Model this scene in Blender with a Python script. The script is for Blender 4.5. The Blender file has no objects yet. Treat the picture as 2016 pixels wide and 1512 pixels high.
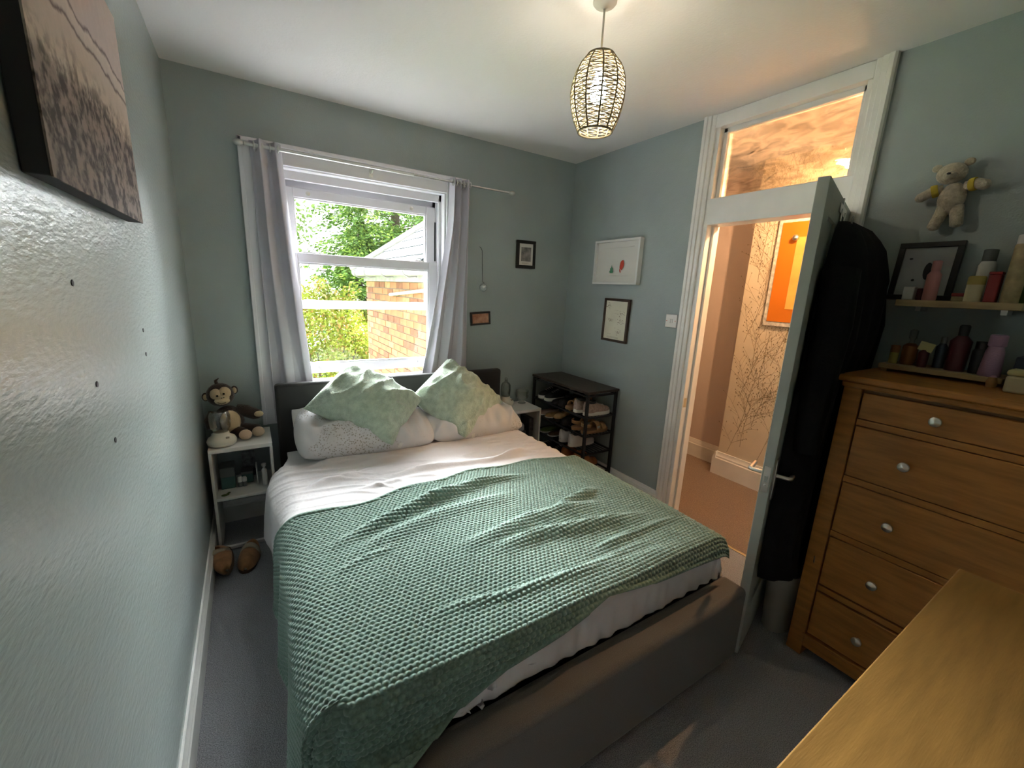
import bpy, math, random
import numpy as np
from mathutils import Vector, Matrix
random.seed(7)
RNG = np.random.default_rng(7)
sc = bpy.context.scene
C = sc.collection

# ------------------------------------------------------------------ camera
FPX, YAW, PITCH, ROLL = 819.84, math.radians(32.389), math.radians(12.78), math.radians(2.558)
CAM = Vector((0.2708, -2.8906, 1.4833))
_f = Vector((math.sin(YAW) * math.cos(PITCH), math.cos(YAW) * math.cos(PITCH), -math.sin(PITCH)))
_r = Vector((math.cos(YAW), -math.sin(YAW), 0))
_u = _r.cross(_f)
_r2 = _r * math.cos(ROLL) + _u * math.sin(ROLL)
_u2 = -_r * math.sin(ROLL) + _u * math.cos(ROLL)
cam_data = bpy.data.cameras.new('camera')
cam_data.sensor_width = 36.0
cam_data.lens = FPX / 2016 * 36.0
cam_data.clip_start = 0.02
cam_data.clip_end = 200
cam = bpy.data.objects.new('camera', cam_data)
C.objects.link(cam)
M4 = Matrix((_r2, _u2, -_f)).transposed().to_4x4()
M4.translation = CAM
cam.matrix_world = M4
sc.camera = cam

# ------------------------------------------------------------------ sky, exposure
SKY = 1.25
BULB, HALL_BULB = 26.0, 620.0
world = bpy.data.worlds.new('overcast_sky')
sc.world = world
world.use_nodes = True
bg = world.node_tree.nodes['Background']
bg.inputs[0].default_value = (0.90, 0.96, 1.0, 1)
bg.inputs[1].default_value = SKY
sc.view_settings.view_transform = 'Standard'
sc.view_settings.look = 'None'
sc.view_settings.gamma = 1.0
sc.view_settings.use_curve_mapping = False
sc.view_settings.exposure = 2.42
# hazy veiled sun standing behind the trees, facing the window
_sun = bpy.data.lights.new('hazy_sun', 'SUN'); _sun.energy = 45.0; _sun.angle = math.radians(70); _sun.color = (.93, .965, 1.0)
_so = bpy.data.objects.new('hazy_sun', _sun); C.objects.link(_so)
_so.rotation_euler = Vector((.5, 1.0, .9)).to_track_quat('Z', 'Y').to_euler()
# the window opening guides the sky sampling (a portal gives off no light itself)
_pl = bpy.data.lights.new('window_portal', 'AREA')
_pl.shape = 'RECTANGLE'; _pl.size = 1.0; _pl.size_y = 1.3
_pl.cycles.is_portal = True
_po = bpy.data.objects.new('window_portal', _pl); C.objects.link(_po)
_po.location = (0.97, 0.24, 1.45); _po.rotation_euler = (math.radians(-90), 0, 0)

W, H = 2.626, 2.5          # right wall x, ceiling z
YR = -3.35                 # rear wall
PI = math.pi

# ------------------------------------------------------------------ mesh helper
class MB:
    def __init__(s): s.v = []; s.f = []
    def add(s, vs, fs):
        o = len(s.v); s.v += [tuple(p) for p in vs]; s.f += [tuple(o + i for i in f) for f in fs]; return s
    def box(s, a, b, m=None):
        x0, y0, z0 = a; x1, y1, z1 = b
        vs = [Vector(p) for p in ((x0,y0,z0),(x1,y0,z0),(x1,y1,z0),(x0,y1,z0),(x0,y0,z1),(x1,y0,z1),(x1,y1,z1),(x0,y1,z1))]
        if m is not None: vs = [m @ p for p in vs]
        return s.add(vs, [(0,3,2,1),(4,5,6,7),(0,1,5,4),(1,2,6,5),(2,3,7,6),(3,0,4,7)])
    def tube(s, pts, r, n=8, caps=True, flat=1.0):
        pts = [Vector(p) for p in pts]; rs = r if isinstance(r, (list, tuple)) else [r] * len(pts)
        rings = []; prev = None
        for i, p in enumerate(pts):
            t = (pts[min(i+1, len(pts)-1)] - pts[max(i-1, 0)])
            t = t.normalized() if t.length > 1e-9 else Vector((0,0,1))
            if prev is None:
                a = Vector((0,0,1)) if abs(t.z) < .9 else Vector((1,0,0))
                u = t.cross(a).normalized()
            else:
                u = (prev - t * prev.dot(t)); u = u.normalized() if u.length > 1e-9 else t.orthogonal().normalized()
            prev = u; w = t.cross(u)
            rings.append([p + (u * math.cos(2*PI*k/n) + w * math.sin(2*PI*k/n) * flat) * rs[i] for k in range(n)])
        vs = [q for ring in rings for q in ring]; fs = []
        for i in range(len(pts)-1):
            for k in range(n):
                fs.append((i*n+k, i*n+(k+1)%n, (i+1)*n+(k+1)%n, (i+1)*n+k))
        if caps:
            fs.append(tuple(range(n-1, -1, -1))); fs.append(tuple(range((len(pts)-1)*n, len(pts)*n)))
        return s.add(vs, fs)
    def lathe(s, prof, c=(0,0,0), n=24, sx=1, sy=1, m=None):
        c = Vector(c); vs = []; fs = []
        for r, z in prof:
            for k in range(n):
                p = Vector((r*math.cos(2*PI*k/n)*sx, r*math.sin(2*PI*k/n)*sy, z))
                vs.append((m @ p if m is not None else p) + c)
        for i in range(len(prof)-1):
            for k in range(n):
                fs.append((i*n+k, i*n+(k+1)%n, (i+1)*n+(k+1)%n, (i+1)*n+k))
        if prof[0][0] > 1e-4: fs.append(tuple(range(n-1,-1,-1)))
        if prof[-1][0] > 1e-4: fs.append(tuple(range((len(prof)-1)*n, len(prof)*n)))
        return s.add(vs, fs)
    def ball(s, c, r, n=14, m=None):
        rx, ry, rz = (r, r, r) if not isinstance(r, (tuple, list)) else r
        k = max(6, n//2); prof = [(math.sin(PI*i/k), -math.cos(PI*i/k)) for i in range(k+1)]
        prof[0] = (1e-5, -1); prof[-1] = (1e-5, 1)
        S = Matrix.Diagonal((rx, ry, rz))
        mm = (m.to_3x3() @ S) if m is not None else S
        return s.lathe(prof, c, n, m=mm)
    def prism(s, poly, a, b, m=None):
        """poly in local xz, extruded along local y a..b"""
        n = len(poly)
        vs = [Vector((x, a, z)) for x, z in poly] + [Vector((x, b, z)) for x, z in poly]
        if m is not None: vs = [m @ p for p in vs]
        fs = [tuple(range(n)), tuple(range(2*n-1, n-1, -1))]
        fs += [(i, i+n, (i+1)%n+n, (i+1)%n) for i in range(n)]
        return s.add(vs, fs)
    def grid(s, P):
        """P: array (n,m,3)"""
        n, m = P.shape[:2]
        fs = [(i*m+j, i*m+j+1, (i+1)*m+j+1, (i+1)*m+j) for i in range(n-1) for j in range(m-1)]
        return s.add([tuple(p) for p in P.reshape(-1,3)], fs)
    def loft(s, rings, caps=True, closed=True):
        n = len(rings[0]); vs = [p for r in rings for p in r]; fs = []
        for i in range(len(rings)-1):
            for k in range(n if closed else n-1):
                fs.append((i*n+k, i*n+(k+1)%n, (i+1)*n+(k+1)%n, (i+1)*n+k))
        if caps: fs.append(tuple(range(n-1,-1,-1))); fs.append(tuple(range((len(rings)-1)*n, len(rings)*n)))
        return s.add(vs, fs)

WLOC = {}
def wl(o):
    t = Vector((0,0,0))
    while o is not None: t += Vector(WLOC.get(o.name, (0,0,0))); o = o.parent
    return t
def link(name, me, m, parent=None):
    o = bpy.data.objects.new(name, me); C.objects.link(o)
    if m is not None: me.materials.append(MAT[m] if isinstance(m, str) else m)
    o.parent = parent
    return o
def obj(name, mb, m, parent=None, bevel=0, smooth=None, sub=0, local=False, seg=2, label=None):
    v = np.array(mb.v, float)
    if parent is not None and not local: v = v - np.array(wl(parent))
    me = bpy.data.meshes.new(name); me.from_pydata(v.tolist(), [], mb.f); me.update()
    o = link(name, me, m, parent)
    if smooth:
        for p in me.polygons: p.use_smooth = True
        if smooth is not True: me.set_sharp_from_angle(angle=math.radians(smooth))
    if bevel:
        b = o.modifiers.new('bevel', 'BEVEL'); b.width = bevel; b.segments = seg; b.limit_method = 'ANGLE'; b.angle_limit = math.radians(35)
        b.harden_normals = False
        for p in me.polygons: p.use_smooth = True
        me.set_sharp_from_angle(angle=math.radians(50))
    if sub:
        q = o.modifiers.new('sub', 'SUBSURF'); q.levels = sub; q.render_levels = sub
        for p in me.polygons: p.use_smooth = True
    if label: o['label'] = label
    return o
def bigmesh(name, P, m, parent=None, uv=None):
    """fast grid mesh from array (n,m,3)"""
    n, k = P.shape[:2]
    v = P.reshape(-1,3).astype(np.float32)
    if parent is not None: v = v - np.array(wl(parent), np.float32)
    i = np.arange((n-1)*(k-1)); a = (i//(k-1))*k + i % (k-1)
    f = np.stack([a, a+k, a+k+1, a+1], 1).astype(np.int32)
    return arrmesh(name, v, f, m, parent)
def arrmesh(name, v, f, m, parent=None, smooth=True):
    me = bpy.data.meshes.new(name); nf, kf = f.shape
    me.vertices.add(len(v)); me.vertices.foreach_set('co', np.ascontiguousarray(v, np.float32).ravel())
    me.loops.add(nf*kf); me.loops.foreach_set('vertex_index', np.ascontiguousarray(f, np.int32).ravel())
    me.polygons.add(nf); me.polygons.foreach_set('loop_start', np.arange(0, nf*kf, kf, dtype=np.int32))
    me.polygons.foreach_set('use_smooth', np.full(nf, smooth))
    me.update(calc_edges=True)
    return link(name, me, m, parent)
def empty(name, loc=(0,0,0), parent=None, rz=0):
    o = bpy.data.objects.new(name, None); C.objects.link(o); o.location = loc; o.rotation_euler = (0,0,rz)
    o.empty_display_size = .05; o.parent = parent; WLOC[o.name] = tuple(loc)
    return o
def tag(o, label, cat, group=None):
    o['label'] = label; o['category'] = cat
    if group: o['group'] = group
    return o
def thing(name, label, cat, loc=(0,0,0), rz=0, group=None):
    return tag(empty(name, loc, rz=rz), label, cat, group)
def struct(o, label=None):
    o['kind'] = 'structure'
    if label: o['label'] = label
    return o
def sempty(name, loc=(0,0,0), label=None, rz=0):
    return struct(empty(name, loc, rz=rz), label)

# ------------------------------------------------------------------ materials
MAT = {}
def mat(name, col, rough=.6, bump=None, var=None, metal=0, spec=.5, sheen=0, trans=0, emit=None, alpha=None, stretch=None, ior=1.45, coat=0):
    m = bpy.data.materials.new(name); m.use_nodes = True
    nt = m.node_tree; N = nt.nodes; L = nt.links; b = N['Principled BSDF']
    b.inputs['Base Color'].default_value = (*col, 1); b.inputs['Roughness'].default_value = rough
    b.inputs['Metallic'].default_value = metal; b.inputs['Specular IOR Level'].default_value = spec
    b.inputs['Sheen Weight'].default_value = sheen; b.inputs['Transmission Weight'].default_value = trans
    b.inputs['IOR'].default_value = ior; b.inputs['Coat Weight'].default_value = coat
    tc = None
    def coords():
        nonlocal tc
        if tc is None:
            tc = N.new('ShaderNodeTexCoord')
            mp = N.new('ShaderNodeMapping'); L.new(tc.outputs['Object'], mp.inputs[0])
            if stretch: mp.inputs['Scale'].default_value = stretch
            tc = mp
        return tc.outputs[0]
    if emit:
        b.inputs['Emission Color'].default_value = (*emit[0], 1); b.inputs['Emission Strength'].default_value = emit[1]
    if var:            # (scale, amount, second colour or None, detail)
        n = N.new('ShaderNodeTexNoise'); n.inputs['Scale'].default_value = var[0]; n.inputs['Detail'].default_value = 5
        L.new(coords(), n.inputs['Vector'])
        r = N.new('ShaderNodeValToRGB'); L.new(n.outputs[0], r.inputs[0])
        c2 = var[2] if len(var) > 2 and var[2] else tuple(min(1, c*(1+var[1])) for c in col)
        c1 = col if len(var) > 2 and var[2] else tuple(c*(1-var[1]) for c in col)
        r.color_ramp.elements[0].position = .34; r.color_ramp.elements[1].position = .66
        r.color_ramp.elements[0].color = (*c1, 1); r.color_ramp.elements[1].color = (*c2, 1)
        L.new(r.outputs[0], b.inputs['Base Color'])
    if bump:           # list of (scale, distance)
        prev = None
        for sc_, d in (bump if isinstance(bump, list) else [bump]):
            n = N.new('ShaderNodeTexNoise'); n.inputs['Scale'].default_value = sc_; n.inputs['Detail'].default_value = 4
            L.new(coords(), n.inputs['Vector'])
            bp_ = N.new('ShaderNodeBump'); bp_.inputs['Distance'].default_value = d; bp_.inputs['Strength'].default_value = 1
            L.new(n.outputs[0], bp_.inputs['Height'])
            if prev: L.new(prev.outputs[0], bp_.inputs['Normal'])
            prev = bp_
        L.new(prev.outputs[0], b.inputs['Normal'])
    MAT[name] = m
    return m
def nodes(name):
    nt = MAT[name].node_tree
    return nt.nodes, nt.links, nt.nodes['Principled BSDF']

SAGE = (.335, .380, .378)
mat('sage_paint', SAGE, .5, bump=[(9, .004), (160, .0012)], var=(2.2, .05), spec=.4)
mat('sage_relief_paint', SAGE, .27, bump=[(7, .0010), (95, .0017)], var=(2.0, .06), spec=.75, stretch=(1, .35, 1.1))
mat('ceiling_paint', (.80, .765, .745), .7, bump=[(5, .003), (90, .0008)])
mat('white_gloss', (.80, .785, .755), .3, bump=(30, .0006), var=(5, .05))
mat('window_white', (.78, .765, .80), .35, bump=(25, .0006))
mat('door_paint', (.42, .44, .40), .38, bump=(22, .001), var=(4, .06))
mat('carpet_grey', (.36, .36, .385), .95, bump=[(260, .006), (60, .004)], var=(300, .45), spec=.1, sheen=.25)
mat('carpet_hall', (.24, .165, .115), .95, bump=[(240, .004)], var=(150, .25), spec=.1, sheen=.2)
mat('hall_paint', (.62, .50, .45), .6, bump=(60, .0006))
mat('wallpaper', (.66, .56, .43), .6, bump=(200, .0003), var=(3, .05))
mat('wallpaper_print', (.36, .28, .19), .6)
mat('brass_strip', (.80, .66, .42), .3, metal=1)
mat('oak', (.42, .178, .042), .42, bump=(60, .0004), var=(9, .18), stretch=(6, .7, 6), spec=.35)
mat('oak_top', (.43, .225, .060), .42, bump=(60, .0004), var=(7, .14), stretch=(.7, 6, 6), spec=.4)
mat('oak_edge', (.24, .12, .04), .5, var=(9, .2))
mat('pale_wood', (.42, .30, .15), .5, bump=(60, .0004), var=(9, .15), stretch=(5, .8, 5))
mat('charcoal_fabric', (.040, .037, .038), .92, bump=(900, .0006), var=(500, .25), sheen=.15, spec=.15)
mat('frame_fabric', (.135, .126, .118), .92, bump=(900, .0006), var=(500, .2), sheen=.15, spec=.15)
mat('duvet_cotton', (.66, .63, .64), .85, bump=[(45, .002), (600, .0003)], sheen=.1, spec=.2)
mat('mattress_cream', (.60, .52, .38), .85, bump=[(30, .003)], spec=.2)
mat('pillow_cotton', (.60, .575, .575), .85, bump=[(35, .002)], spec=.2)
mat('cushion_plush', (.43, .51, .40), .95, bump=[(120, .006), (30, .010)], var=(28, .14), sheen=.5, spec=.1)
mat('blanket_plush', (.150, .232, .192), .93, bump=[(700, .0008)], var=(200, .12), sheen=.45, spec=.1)
mat('curtain_grey', (.54, .52, .58), .8, bump=[(500, .0004)], sheen=.15, spec=.25)
mat('chrome', (.75, .75, .76), .22, metal=1)
mat('brushed_steel', (.62, .62, .60), .35, metal=1)
mat('satin_nickel', (.78, .75, .70), .3, metal=1)
mat('black_metal', (.012, .012, .013), .45)
mat('rack_top', (.045, .032, .024), .5, var=(20, .3), stretch=(6, 1, 6))
mat('black_frame', (.012, .012, .012), .35)
mat('brown_frame', (.055, .030, .020), .35, var=(30, .3))
mat('white_frame', (.72, .72, .70), .4)
mat('paper', (.66, .645, .60), .8)
mat('cream_paper', (.66, .63, .50), .8, var=(6, .06))
mat('sketch_ink', (.33, .28, .21), .8)
mat('green_ink', (.06, .20, .11), .8)
mat('red_ink', (.50, .06, .035), .8)
mat('dark_ink', (.03, .03, .035), .8)
mat('ribbon_black', (.015, .015, .017), .5)
mat('switch_plastic', (.74, .70, .66), .3)
mat('switch_red', (.6, .12, .08), .4)
mat('cord_white', (.55, .53, .48), .5)
mat('rattan', (.42, .35, .22), .75, var=(60, .3))
mat('rib_dark', (.20, .165, .10), .7)
mat('bulb_glow', (1, .9, .75), .4, emit=((1.0, .90, .76), BULB))
mat('hall_glow', (1, .8, .5), .4, emit=((1.0, .60, .30), HALL_BULB))
mat('white_laminate', (.72, .70, .67), .45)
mat('ceramic_cream', (.66, .60, .49), .3)
mat('monkey_fur', (.045, .026, .019), .95, bump=[(160, .004)], sheen=.3, spec=.1)
mat('monkey_skin', (.52, .39, .24), .9, bump=[(140, .002)], sheen=.2, spec=.1)
mat('monkey_paw', (.60, .43, .30), .9, bump=[(140, .002)], sheen=.2, spec=.1)
mat('eye_black', (.006, .006, .006), .15)
mat('teddy_plush', (.52, .45, .34), .95, bump=[(170, .005)], var=(60, .15), sheen=.4, spec=.1)
mat('teddy_yellow', (.55, .42, .05), .9, bump=[(100, .002)])
mat('slipper_suede', (.40, .19, .08), .9, bump=[(60, .001)], var=(30, .2), sheen=.2)
mat('slipper_fleece', (.50, .42, .30), .95, bump=[(120, .004)])
mat('slipper_sole', (.10, .055, .03), .8)
mat('coat_black', (.010, .010, .011), .9, bump=[(25, .006), (400, .0006)], spec=.15)
mat('coat_navy', (.010, .010, .014), .9, bump=[(25, .006)], spec=.15)
mat('bin_grey', (.34, .30, .25), .7)
mat('dark_plastic', (.022, .022, .024), .4)
mat('teal_box', (.05, .12, .11), .6)
mat('grey_box', (.13, .14, .14), .6)
mat('white_plastic', (.62, .60, .56), .4)
mat('pink_plastic', (.50, .22, .22), .4)
mat('maroon', (.075, .012, .018), .4)
mat('red_tin', (.26, .022, .022), .4)
mat('lilac', (.42, .25, .38), .45, bump=[(200, .001)])
mat('amber', (.20, .075, .02), .3)
mat('butter', (.60, .52, .24), .6)
mat('cream_tub', (.60, .52, .33), .6)
mat('mustard', (.36, .27, .07), .6)
mat('tan_card', (.40, .31, .17), .7, var=(30, .2))
mat('navy', (.03, .04, .07), .5)
mat('olive_leaf', (.09, .13, .03), .7)
mat('shoe_black', (.012, .012, .013), .55)
mat('shoe_white', (.72, .67, .63), .55)
mat('shoe_tan', (.40, .23, .10), .6, var=(40, .2))
mat('shoe_taupe', (.36, .26, .215), .7, var=(60, .2))
mat('shoe_brown', (.10, .052, .03), .6)
mat('shoe_grey', (.33, .32, .32), .6)
mat('shoe_blush', (.38, .24, .19), .6)
mat('boot_orange', (.30, .11, .035), .6, var=(15, .25))
mat('sole_white', (.74, .71, .65), .55)
mat('sole_dark', (.02, .018, .017), .7)
mat('sole_gum', (.34, .19, .09), .6)
mat('orange_art', (.55, .15, .006), .5)
mat('silver_frame', (.55, .52, .47), .5, var=(40, .25), bump=(120, .002))
# outdoors
mat('brick_face', (.24, .082, .038), .9, bump=(90, .004), var=(2.1, .3, (.28, .12, .052)))
mat('brick_dark', (.17, .058, .03), .9, bump=(90, .004), var=(12, .3))
mat('brick_pale', (.29, .15, .072), .9, bump=(90, .004), var=(12, .25))
mat('mortar', (.20, .165, .12), .95, bump=(80, .004))
mat('slate', (.085, .088, .098), .7, bump=(40, .003), var=(6, .15), spec=.2)
mat('gutter_grey', (.30, .29, .26), .6, var=(8, .2))
mat('stone_grey', (.27, .25, .23), .8, var=(10, .2))
mat('pipe_cream', (.52, .45, .34), .5)
mat('fir_leaf', (.075, .140, .030), .75, var=(1.3, .5), spec=.3)
mat('fir_leaf_light', (.17, .25, .045), .75, var=(1.3, .4), spec=.3)
mat('hedge_leaf', (.175, .21, .026), .7, var=(1.6, .45), spec=.3)
mat('autumn_leaf', (.26, .16, .045), .7, var=(2, .4), spec=.3)
mat('broad_leaf', (.10, .15, .04), .7, var=(2, .4), spec=.3)
mat('bark', (.08, .06, .045), .95, bump=(20, .01))
mat('lawn', (.09, .14, .03), .95, var=(6, .3))
mat('house_render', (.30, .24, .20), .9)

def glassmat(name, tint=(1,1,1), refr=0.0, bumps=None, gloss=.06, rough=.02, cap=1.0, ripple_tint=None):
    m = bpy.data.materials.new(name); m.use_nodes = True; nt = m.node_tree; N = nt.nodes; L = nt.links
    N.remove(N['Principled BSDF']); out = N['Material Output']
    tr = N.new('ShaderNodeBsdfTransparent'); tr.inputs[0].default_value = (*tint, 1)
    gl = N.new('ShaderNodeBsdfGlossy'); gl.inputs['Roughness'].default_value = rough
    mx = N.new('ShaderNodeMixShader')
    fr = N.new('ShaderNodeFresnel'); fr.inputs[0].default_value = 1.45
    nb = None
    if bumps:
        tc = N.new('ShaderNodeTexCoord'); mp = N.new('ShaderNodeMapping'); mp.inputs['Scale'].default_value = bumps[2]
        L.new(tc.outputs['Object'], mp.inputs[0])
        n = N.new('ShaderNodeTexNoise'); n.inputs['Scale'].default_value = bumps[0]; n.inputs['Detail'].default_value = 2; n.inputs['Distortion'].default_value = .5
        L.new(mp.outputs[0], n.inputs['Vector'])
        nb = N.new('ShaderNodeBump'); nb.inputs['Distance'].default_value = bumps[1]; nb.inputs['Strength'].default_value = 1
        L.new(n.outputs[0], nb.inputs['Height']); L.new(nb.outputs[0], gl.inputs['Normal']); L.new(nb.outputs[0], fr.inputs['Normal'])
    if ripple_tint:      # tint noise draws the glass streaks and stands in for ripples of light
        tc2 = N.new('ShaderNodeTexCoord'); mp2 = N.new('ShaderNodeMapping'); mp2.inputs['Scale'].default_value = ripple_tint[1]; L.new(tc2.outputs['Object'], mp2.inputs[0])
        n2 = N.new('ShaderNodeTexNoise'); n2.inputs['Scale'].default_value = ripple_tint[0]; n2.inputs['Detail'].default_value = 3; n2.inputs['Distortion'].default_value = 1.0; L.new(mp2.outputs[0], n2.inputs['Vector'])
        r_ = N.new('ShaderNodeValToRGB'); L.new(n2.outputs[0], r_.inputs[0])
        r_.color_ramp.elements[0].position = .38; r_.color_ramp.elements[0].color = (tint[0]*.55, tint[1]*.55, tint[2]*.55, 1)
        r_.color_ramp.elements[1].position = .62; r_.color_ramp.elements[1].color = (*tint, 1)
        L.new(r_.outputs[0], tr.inputs[0])
    base = tr
    if refr > 0:
        rf = N.new('ShaderNodeBsdfRefraction'); rf.inputs['IOR'].default_value = 1.12; rf.inputs['Roughness'].default_value = 0.0
        rf.inputs[0].default_value = (*tint, 1)
        if nb: L.new(nb.outputs[0], rf.inputs['Normal'])
        m2 = N.new('ShaderNodeMixShader'); m2.inputs[0].default_value = refr
        L.new(tr.outputs[0], m2.inputs[1]); L.new(rf.outputs[0], m2.inputs[2]); base = m2
    mul = N.new('ShaderNodeMath'); mul.operation = 'MULTIPLY'; mul.inputs[1].default_value = gloss / .04
    L.new(fr.outputs[0], mul.inputs[0])
    mn = N.new('ShaderNodeMath'); mn.operation = 'MINIMUM'; mn.inputs[1].default_value = cap; L.new(mul.outputs[0], mn.inputs[0]); mul = mn
    L.new(mul.outputs[0], mx.inputs[0]); L.new(base.outputs[0], mx.inputs[1]); L.new(gl.outputs[0], mx.inputs[2])
    L.new(mx.outputs[0], out.inputs[0])
    MAT[name] = m
glassmat('window_glass', (.97, .98, .97), gloss=.03)
glassmat('clear_glass', (.93, .94, .92), gloss=.06, rough=.05, cap=.38)
glassmat('wavy_glass', (1, .96, .9), refr=.6, bumps=(4.0, .030, (1, 1, 2.4)), gloss=.03, ripple_tint=(9, (1, 1, 3.2)))

# canvas print: a sepia beach landscape in flat bands (world z, y)
mat('canvas_print', (.2, .17, .15), .8)
N_, L_, B_ = nodes('canvas_print')
_tc = N_.new('ShaderNodeTexCoord'); _sp = N_.new('ShaderNodeSeparateXYZ'); L_.new(_tc.outputs['Object'], _sp.inputs[0])
_n = N_.new('ShaderNodeTexNoise'); _n.inputs['Scale'].default_value = 42; _n.inputs['Detail'].default_value = 8; L_.new(_tc.outputs['Object'], _n.inputs['Vector'])
_n2 = N_.new('ShaderNodeTexNoise'); _n2.inputs['Scale'].default_value = 7; _n2.inputs['Detail'].default_value = 4; L_.new(_tc.outputs['Object'], _n2.inputs['Vector'])
def _math(op, a, b):
    q = N_.new('ShaderNodeMath'); q.operation = op
    for i, x in enumerate((a, b)):
        if isinstance(x, (int, float)): q.inputs[i].default_value = x
        else: L_.new(x, q.inputs[i])
    return q.outputs[0]
_z = _math('ADD', _sp.outputs[2], _math('MULTIPLY', _math('SUBTRACT', _n2.outputs[0], .5), .10))
_rm = N_.new('ShaderNodeValToRGB'); L_.new(_math('MULTIPLY', _z, 2.0), _rm.inputs[0])
_e = _rm.color_ramp.elements
_e[0].position = 0; _e[0].color = (.17, .14, .12, 1); _e[1].position = 1; _e[1].color = (.55, .46, .42, 1)
for p_, c_ in ((.36, (.19, .155, .135)), (.42, (.40, .34, .28)), (.585, (.50, .42, .36)), (.60, (.12, .09, .09)), (.615, (.50, .44, .40)), (.66, (.58, .50, .45)), (.675, (.15, .12, .12)), (.69, (.52, .44, .42))):
    q_ = _e.new(p_); q_.color = (*c_, 1)
_mx = N_.new('ShaderNodeMix'); _mx.data_type = 'RGBA'; _mx.blend_type = 'MULTIPLY'
_rm2 = N_.new('ShaderNodeValToRGB'); L_.new(_n.outputs[0], _rm2.inputs[0])
_rm2.color_ramp.elements[0].position = .40; _rm2.color_ramp.elements[0].color = (.22, .2, .19, 1)
_rm2.color_ramp.elements[1].position = .58; _rm2.color_ramp.elements[1].color = (1.25, 1.2, 1.15, 1)
_fr = N_.new('ShaderNodeValToRGB'); L_.new(_math('MULTIPLY', _z, 2.0), _fr.inputs[0])
_fr.color_ramp.elements[0].position = .36; _fr.color_ramp.elements[0].color = (1,1,1,1); _fr.color_ramp.elements[1].position = .52; _fr.color_ramp.elements[1].color = (.05,.05,.05,1)
L_.new(_fr.outputs[0], _mx.inputs[0]); L_.new(_rm.outputs[0], _mx.inputs[6]); L_.new(_rm2.outputs[0], _mx.inputs[7])
L_.new(_mx.outputs[2], B_.inputs['Base Color'])

# floral print on the pillows: sprigs of grey-brown marks
def floral(name, base):
    mat(name, base, .85, spec=.2)
    N, L, B = nodes(name)
    tc = N.new('ShaderNodeTexCoord')
    v = N.new('ShaderNodeTexVoronoi'); v.inputs['Scale'].default_value = 85; L.new(tc.outputs['Object'], v.inputs['Vector'])
    n = N.new('ShaderNodeTexNoise'); n.inputs['Scale'].default_value = 4.2; L.new(tc.outputs['Object'], n.inputs['Vector'])
    r1 = N.new('ShaderNodeValToRGB'); L.new(v.outputs['Distance'], r1.inputs[0])
    r1.color_ramp.elements[0].position = .25; r1.color_ramp.elements[0].color = (1,1,1,1); r1.color_ramp.elements[1].position = .42; r1.color_ramp.elements[1].color = (0,0,0,1)
    r2 = N.new('ShaderNodeValToRGB'); L.new(n.outputs[0], r2.inputs[0])
    r2.color_ramp.elements[0].position = .51; r2.color_ramp.elements[0].color = (0,0,0,1); r2.color_ramp.elements[1].position = .57; r2.color_ramp.elements[1].color = (1,1,1,1)
    mu = N.new('ShaderNodeMath'); mu.operation = 'MULTIPLY'; L.new(r1.outputs[0], mu.inputs[0]); L.new(r2.outputs[0], mu.inputs[1])
    mx = N.new('ShaderNodeMix'); mx.data_type = 'RGBA'; L.new(mu.outputs[0], mx.inputs[0])
    mx.inputs[6].default_value = (*base, 1); mx.inputs[7].default_value = (.33, .305, .27, 1)
    L.new(mx.outputs[2], B.inputs['Base Color'])
floral('pillow_floral', (.58, .565, .57))

# ================================================================== STRUCTURE
T = .12                         # inner wall thickness
WX0, WX1, WZ0, WZ1 = .455, 1.495, .80, 2.115      # window opening
DY0, DY1, DZ = -1.24, -1.965, 2.46                # door + transom opening
struct(obj('floor', MB().box((-.1, YR-.1, -.12), (W+.03, .02, 0)), 'carpet_grey'), 'dark grey carpet on the bedroom floor')
HX0, HX1, HXR = W+T, 3.62, 3.80                   # hall
struct(obj('floor_hall', MB().box((W+.035, -3.9, -.12), (HXR+.1, .5, .001)), 'carpet_hall'), 'beige carpet on the landing floor')
struct(obj('ceiling', MB().box((-.1, YR-.1, H), (W+T, .3, H+.1)), 'ceiling_paint'), 'white bedroom ceiling')
struct(obj('ceiling_hall', MB().box((W+T+.001, -3.9, H), (HXR+.1, .5, H+.1)), 'ceiling_paint'), 'landing ceiling seen through the transom')
struct(obj('wall_left', MB().box((-.15, YR-.1, -.1), (0, .3, H)), 'sage_relief_paint'), 'sage green left wall with rough relief')
b = MB().box((0, 0, -.1), (WX0, .3, H)).box((WX1, 0, -.1), (W+T, .3, H)).box((WX0, 0, -.1), (WX1, .3, WZ0)).box((WX0, 0, WZ1), (WX1, .3, H))
struct(obj('wall_back', b, 'sage_paint'), 'sage green window wall')
b = MB().box((W, DY0, -.1), (W+T, 0, H)).box((W, YR, -.1), (W+T, DY1, H)).box((W, DY1, DZ), (W+T, DY0, H))
struct(obj('wall_right', b, 'sage_paint'), 'sage green wall around the doorway')
struct(obj('wall_rear', MB().box((0, YR-.12, -.1), (W+T, YR, H)), 'sage_paint'), 'sage green wall behind the desk')
# landing walls
struct(obj('wall_hall_far', MB().box((HX1, -3.8, -.1), (HX1+.3, -.985, H)), 'wallpaper'), 'cream landing wall papered with branches')
struct(obj('wall_hall_recess', MB().box((HXR, -.985, -.1), (HXR+.12, .5, H)), 'hall_paint'), 'plain pinkish landing wall beyond the papered corner')
struct(obj('wall_hall_end', MB().box((W+T, .301, -.1), (HXR, .42, H)), 'hall_paint'))
struct(obj('wall_hall_near', MB().box((W+T, -3.9, -.1), (HX1, -3.8, H)), 'hall_paint'))

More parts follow.
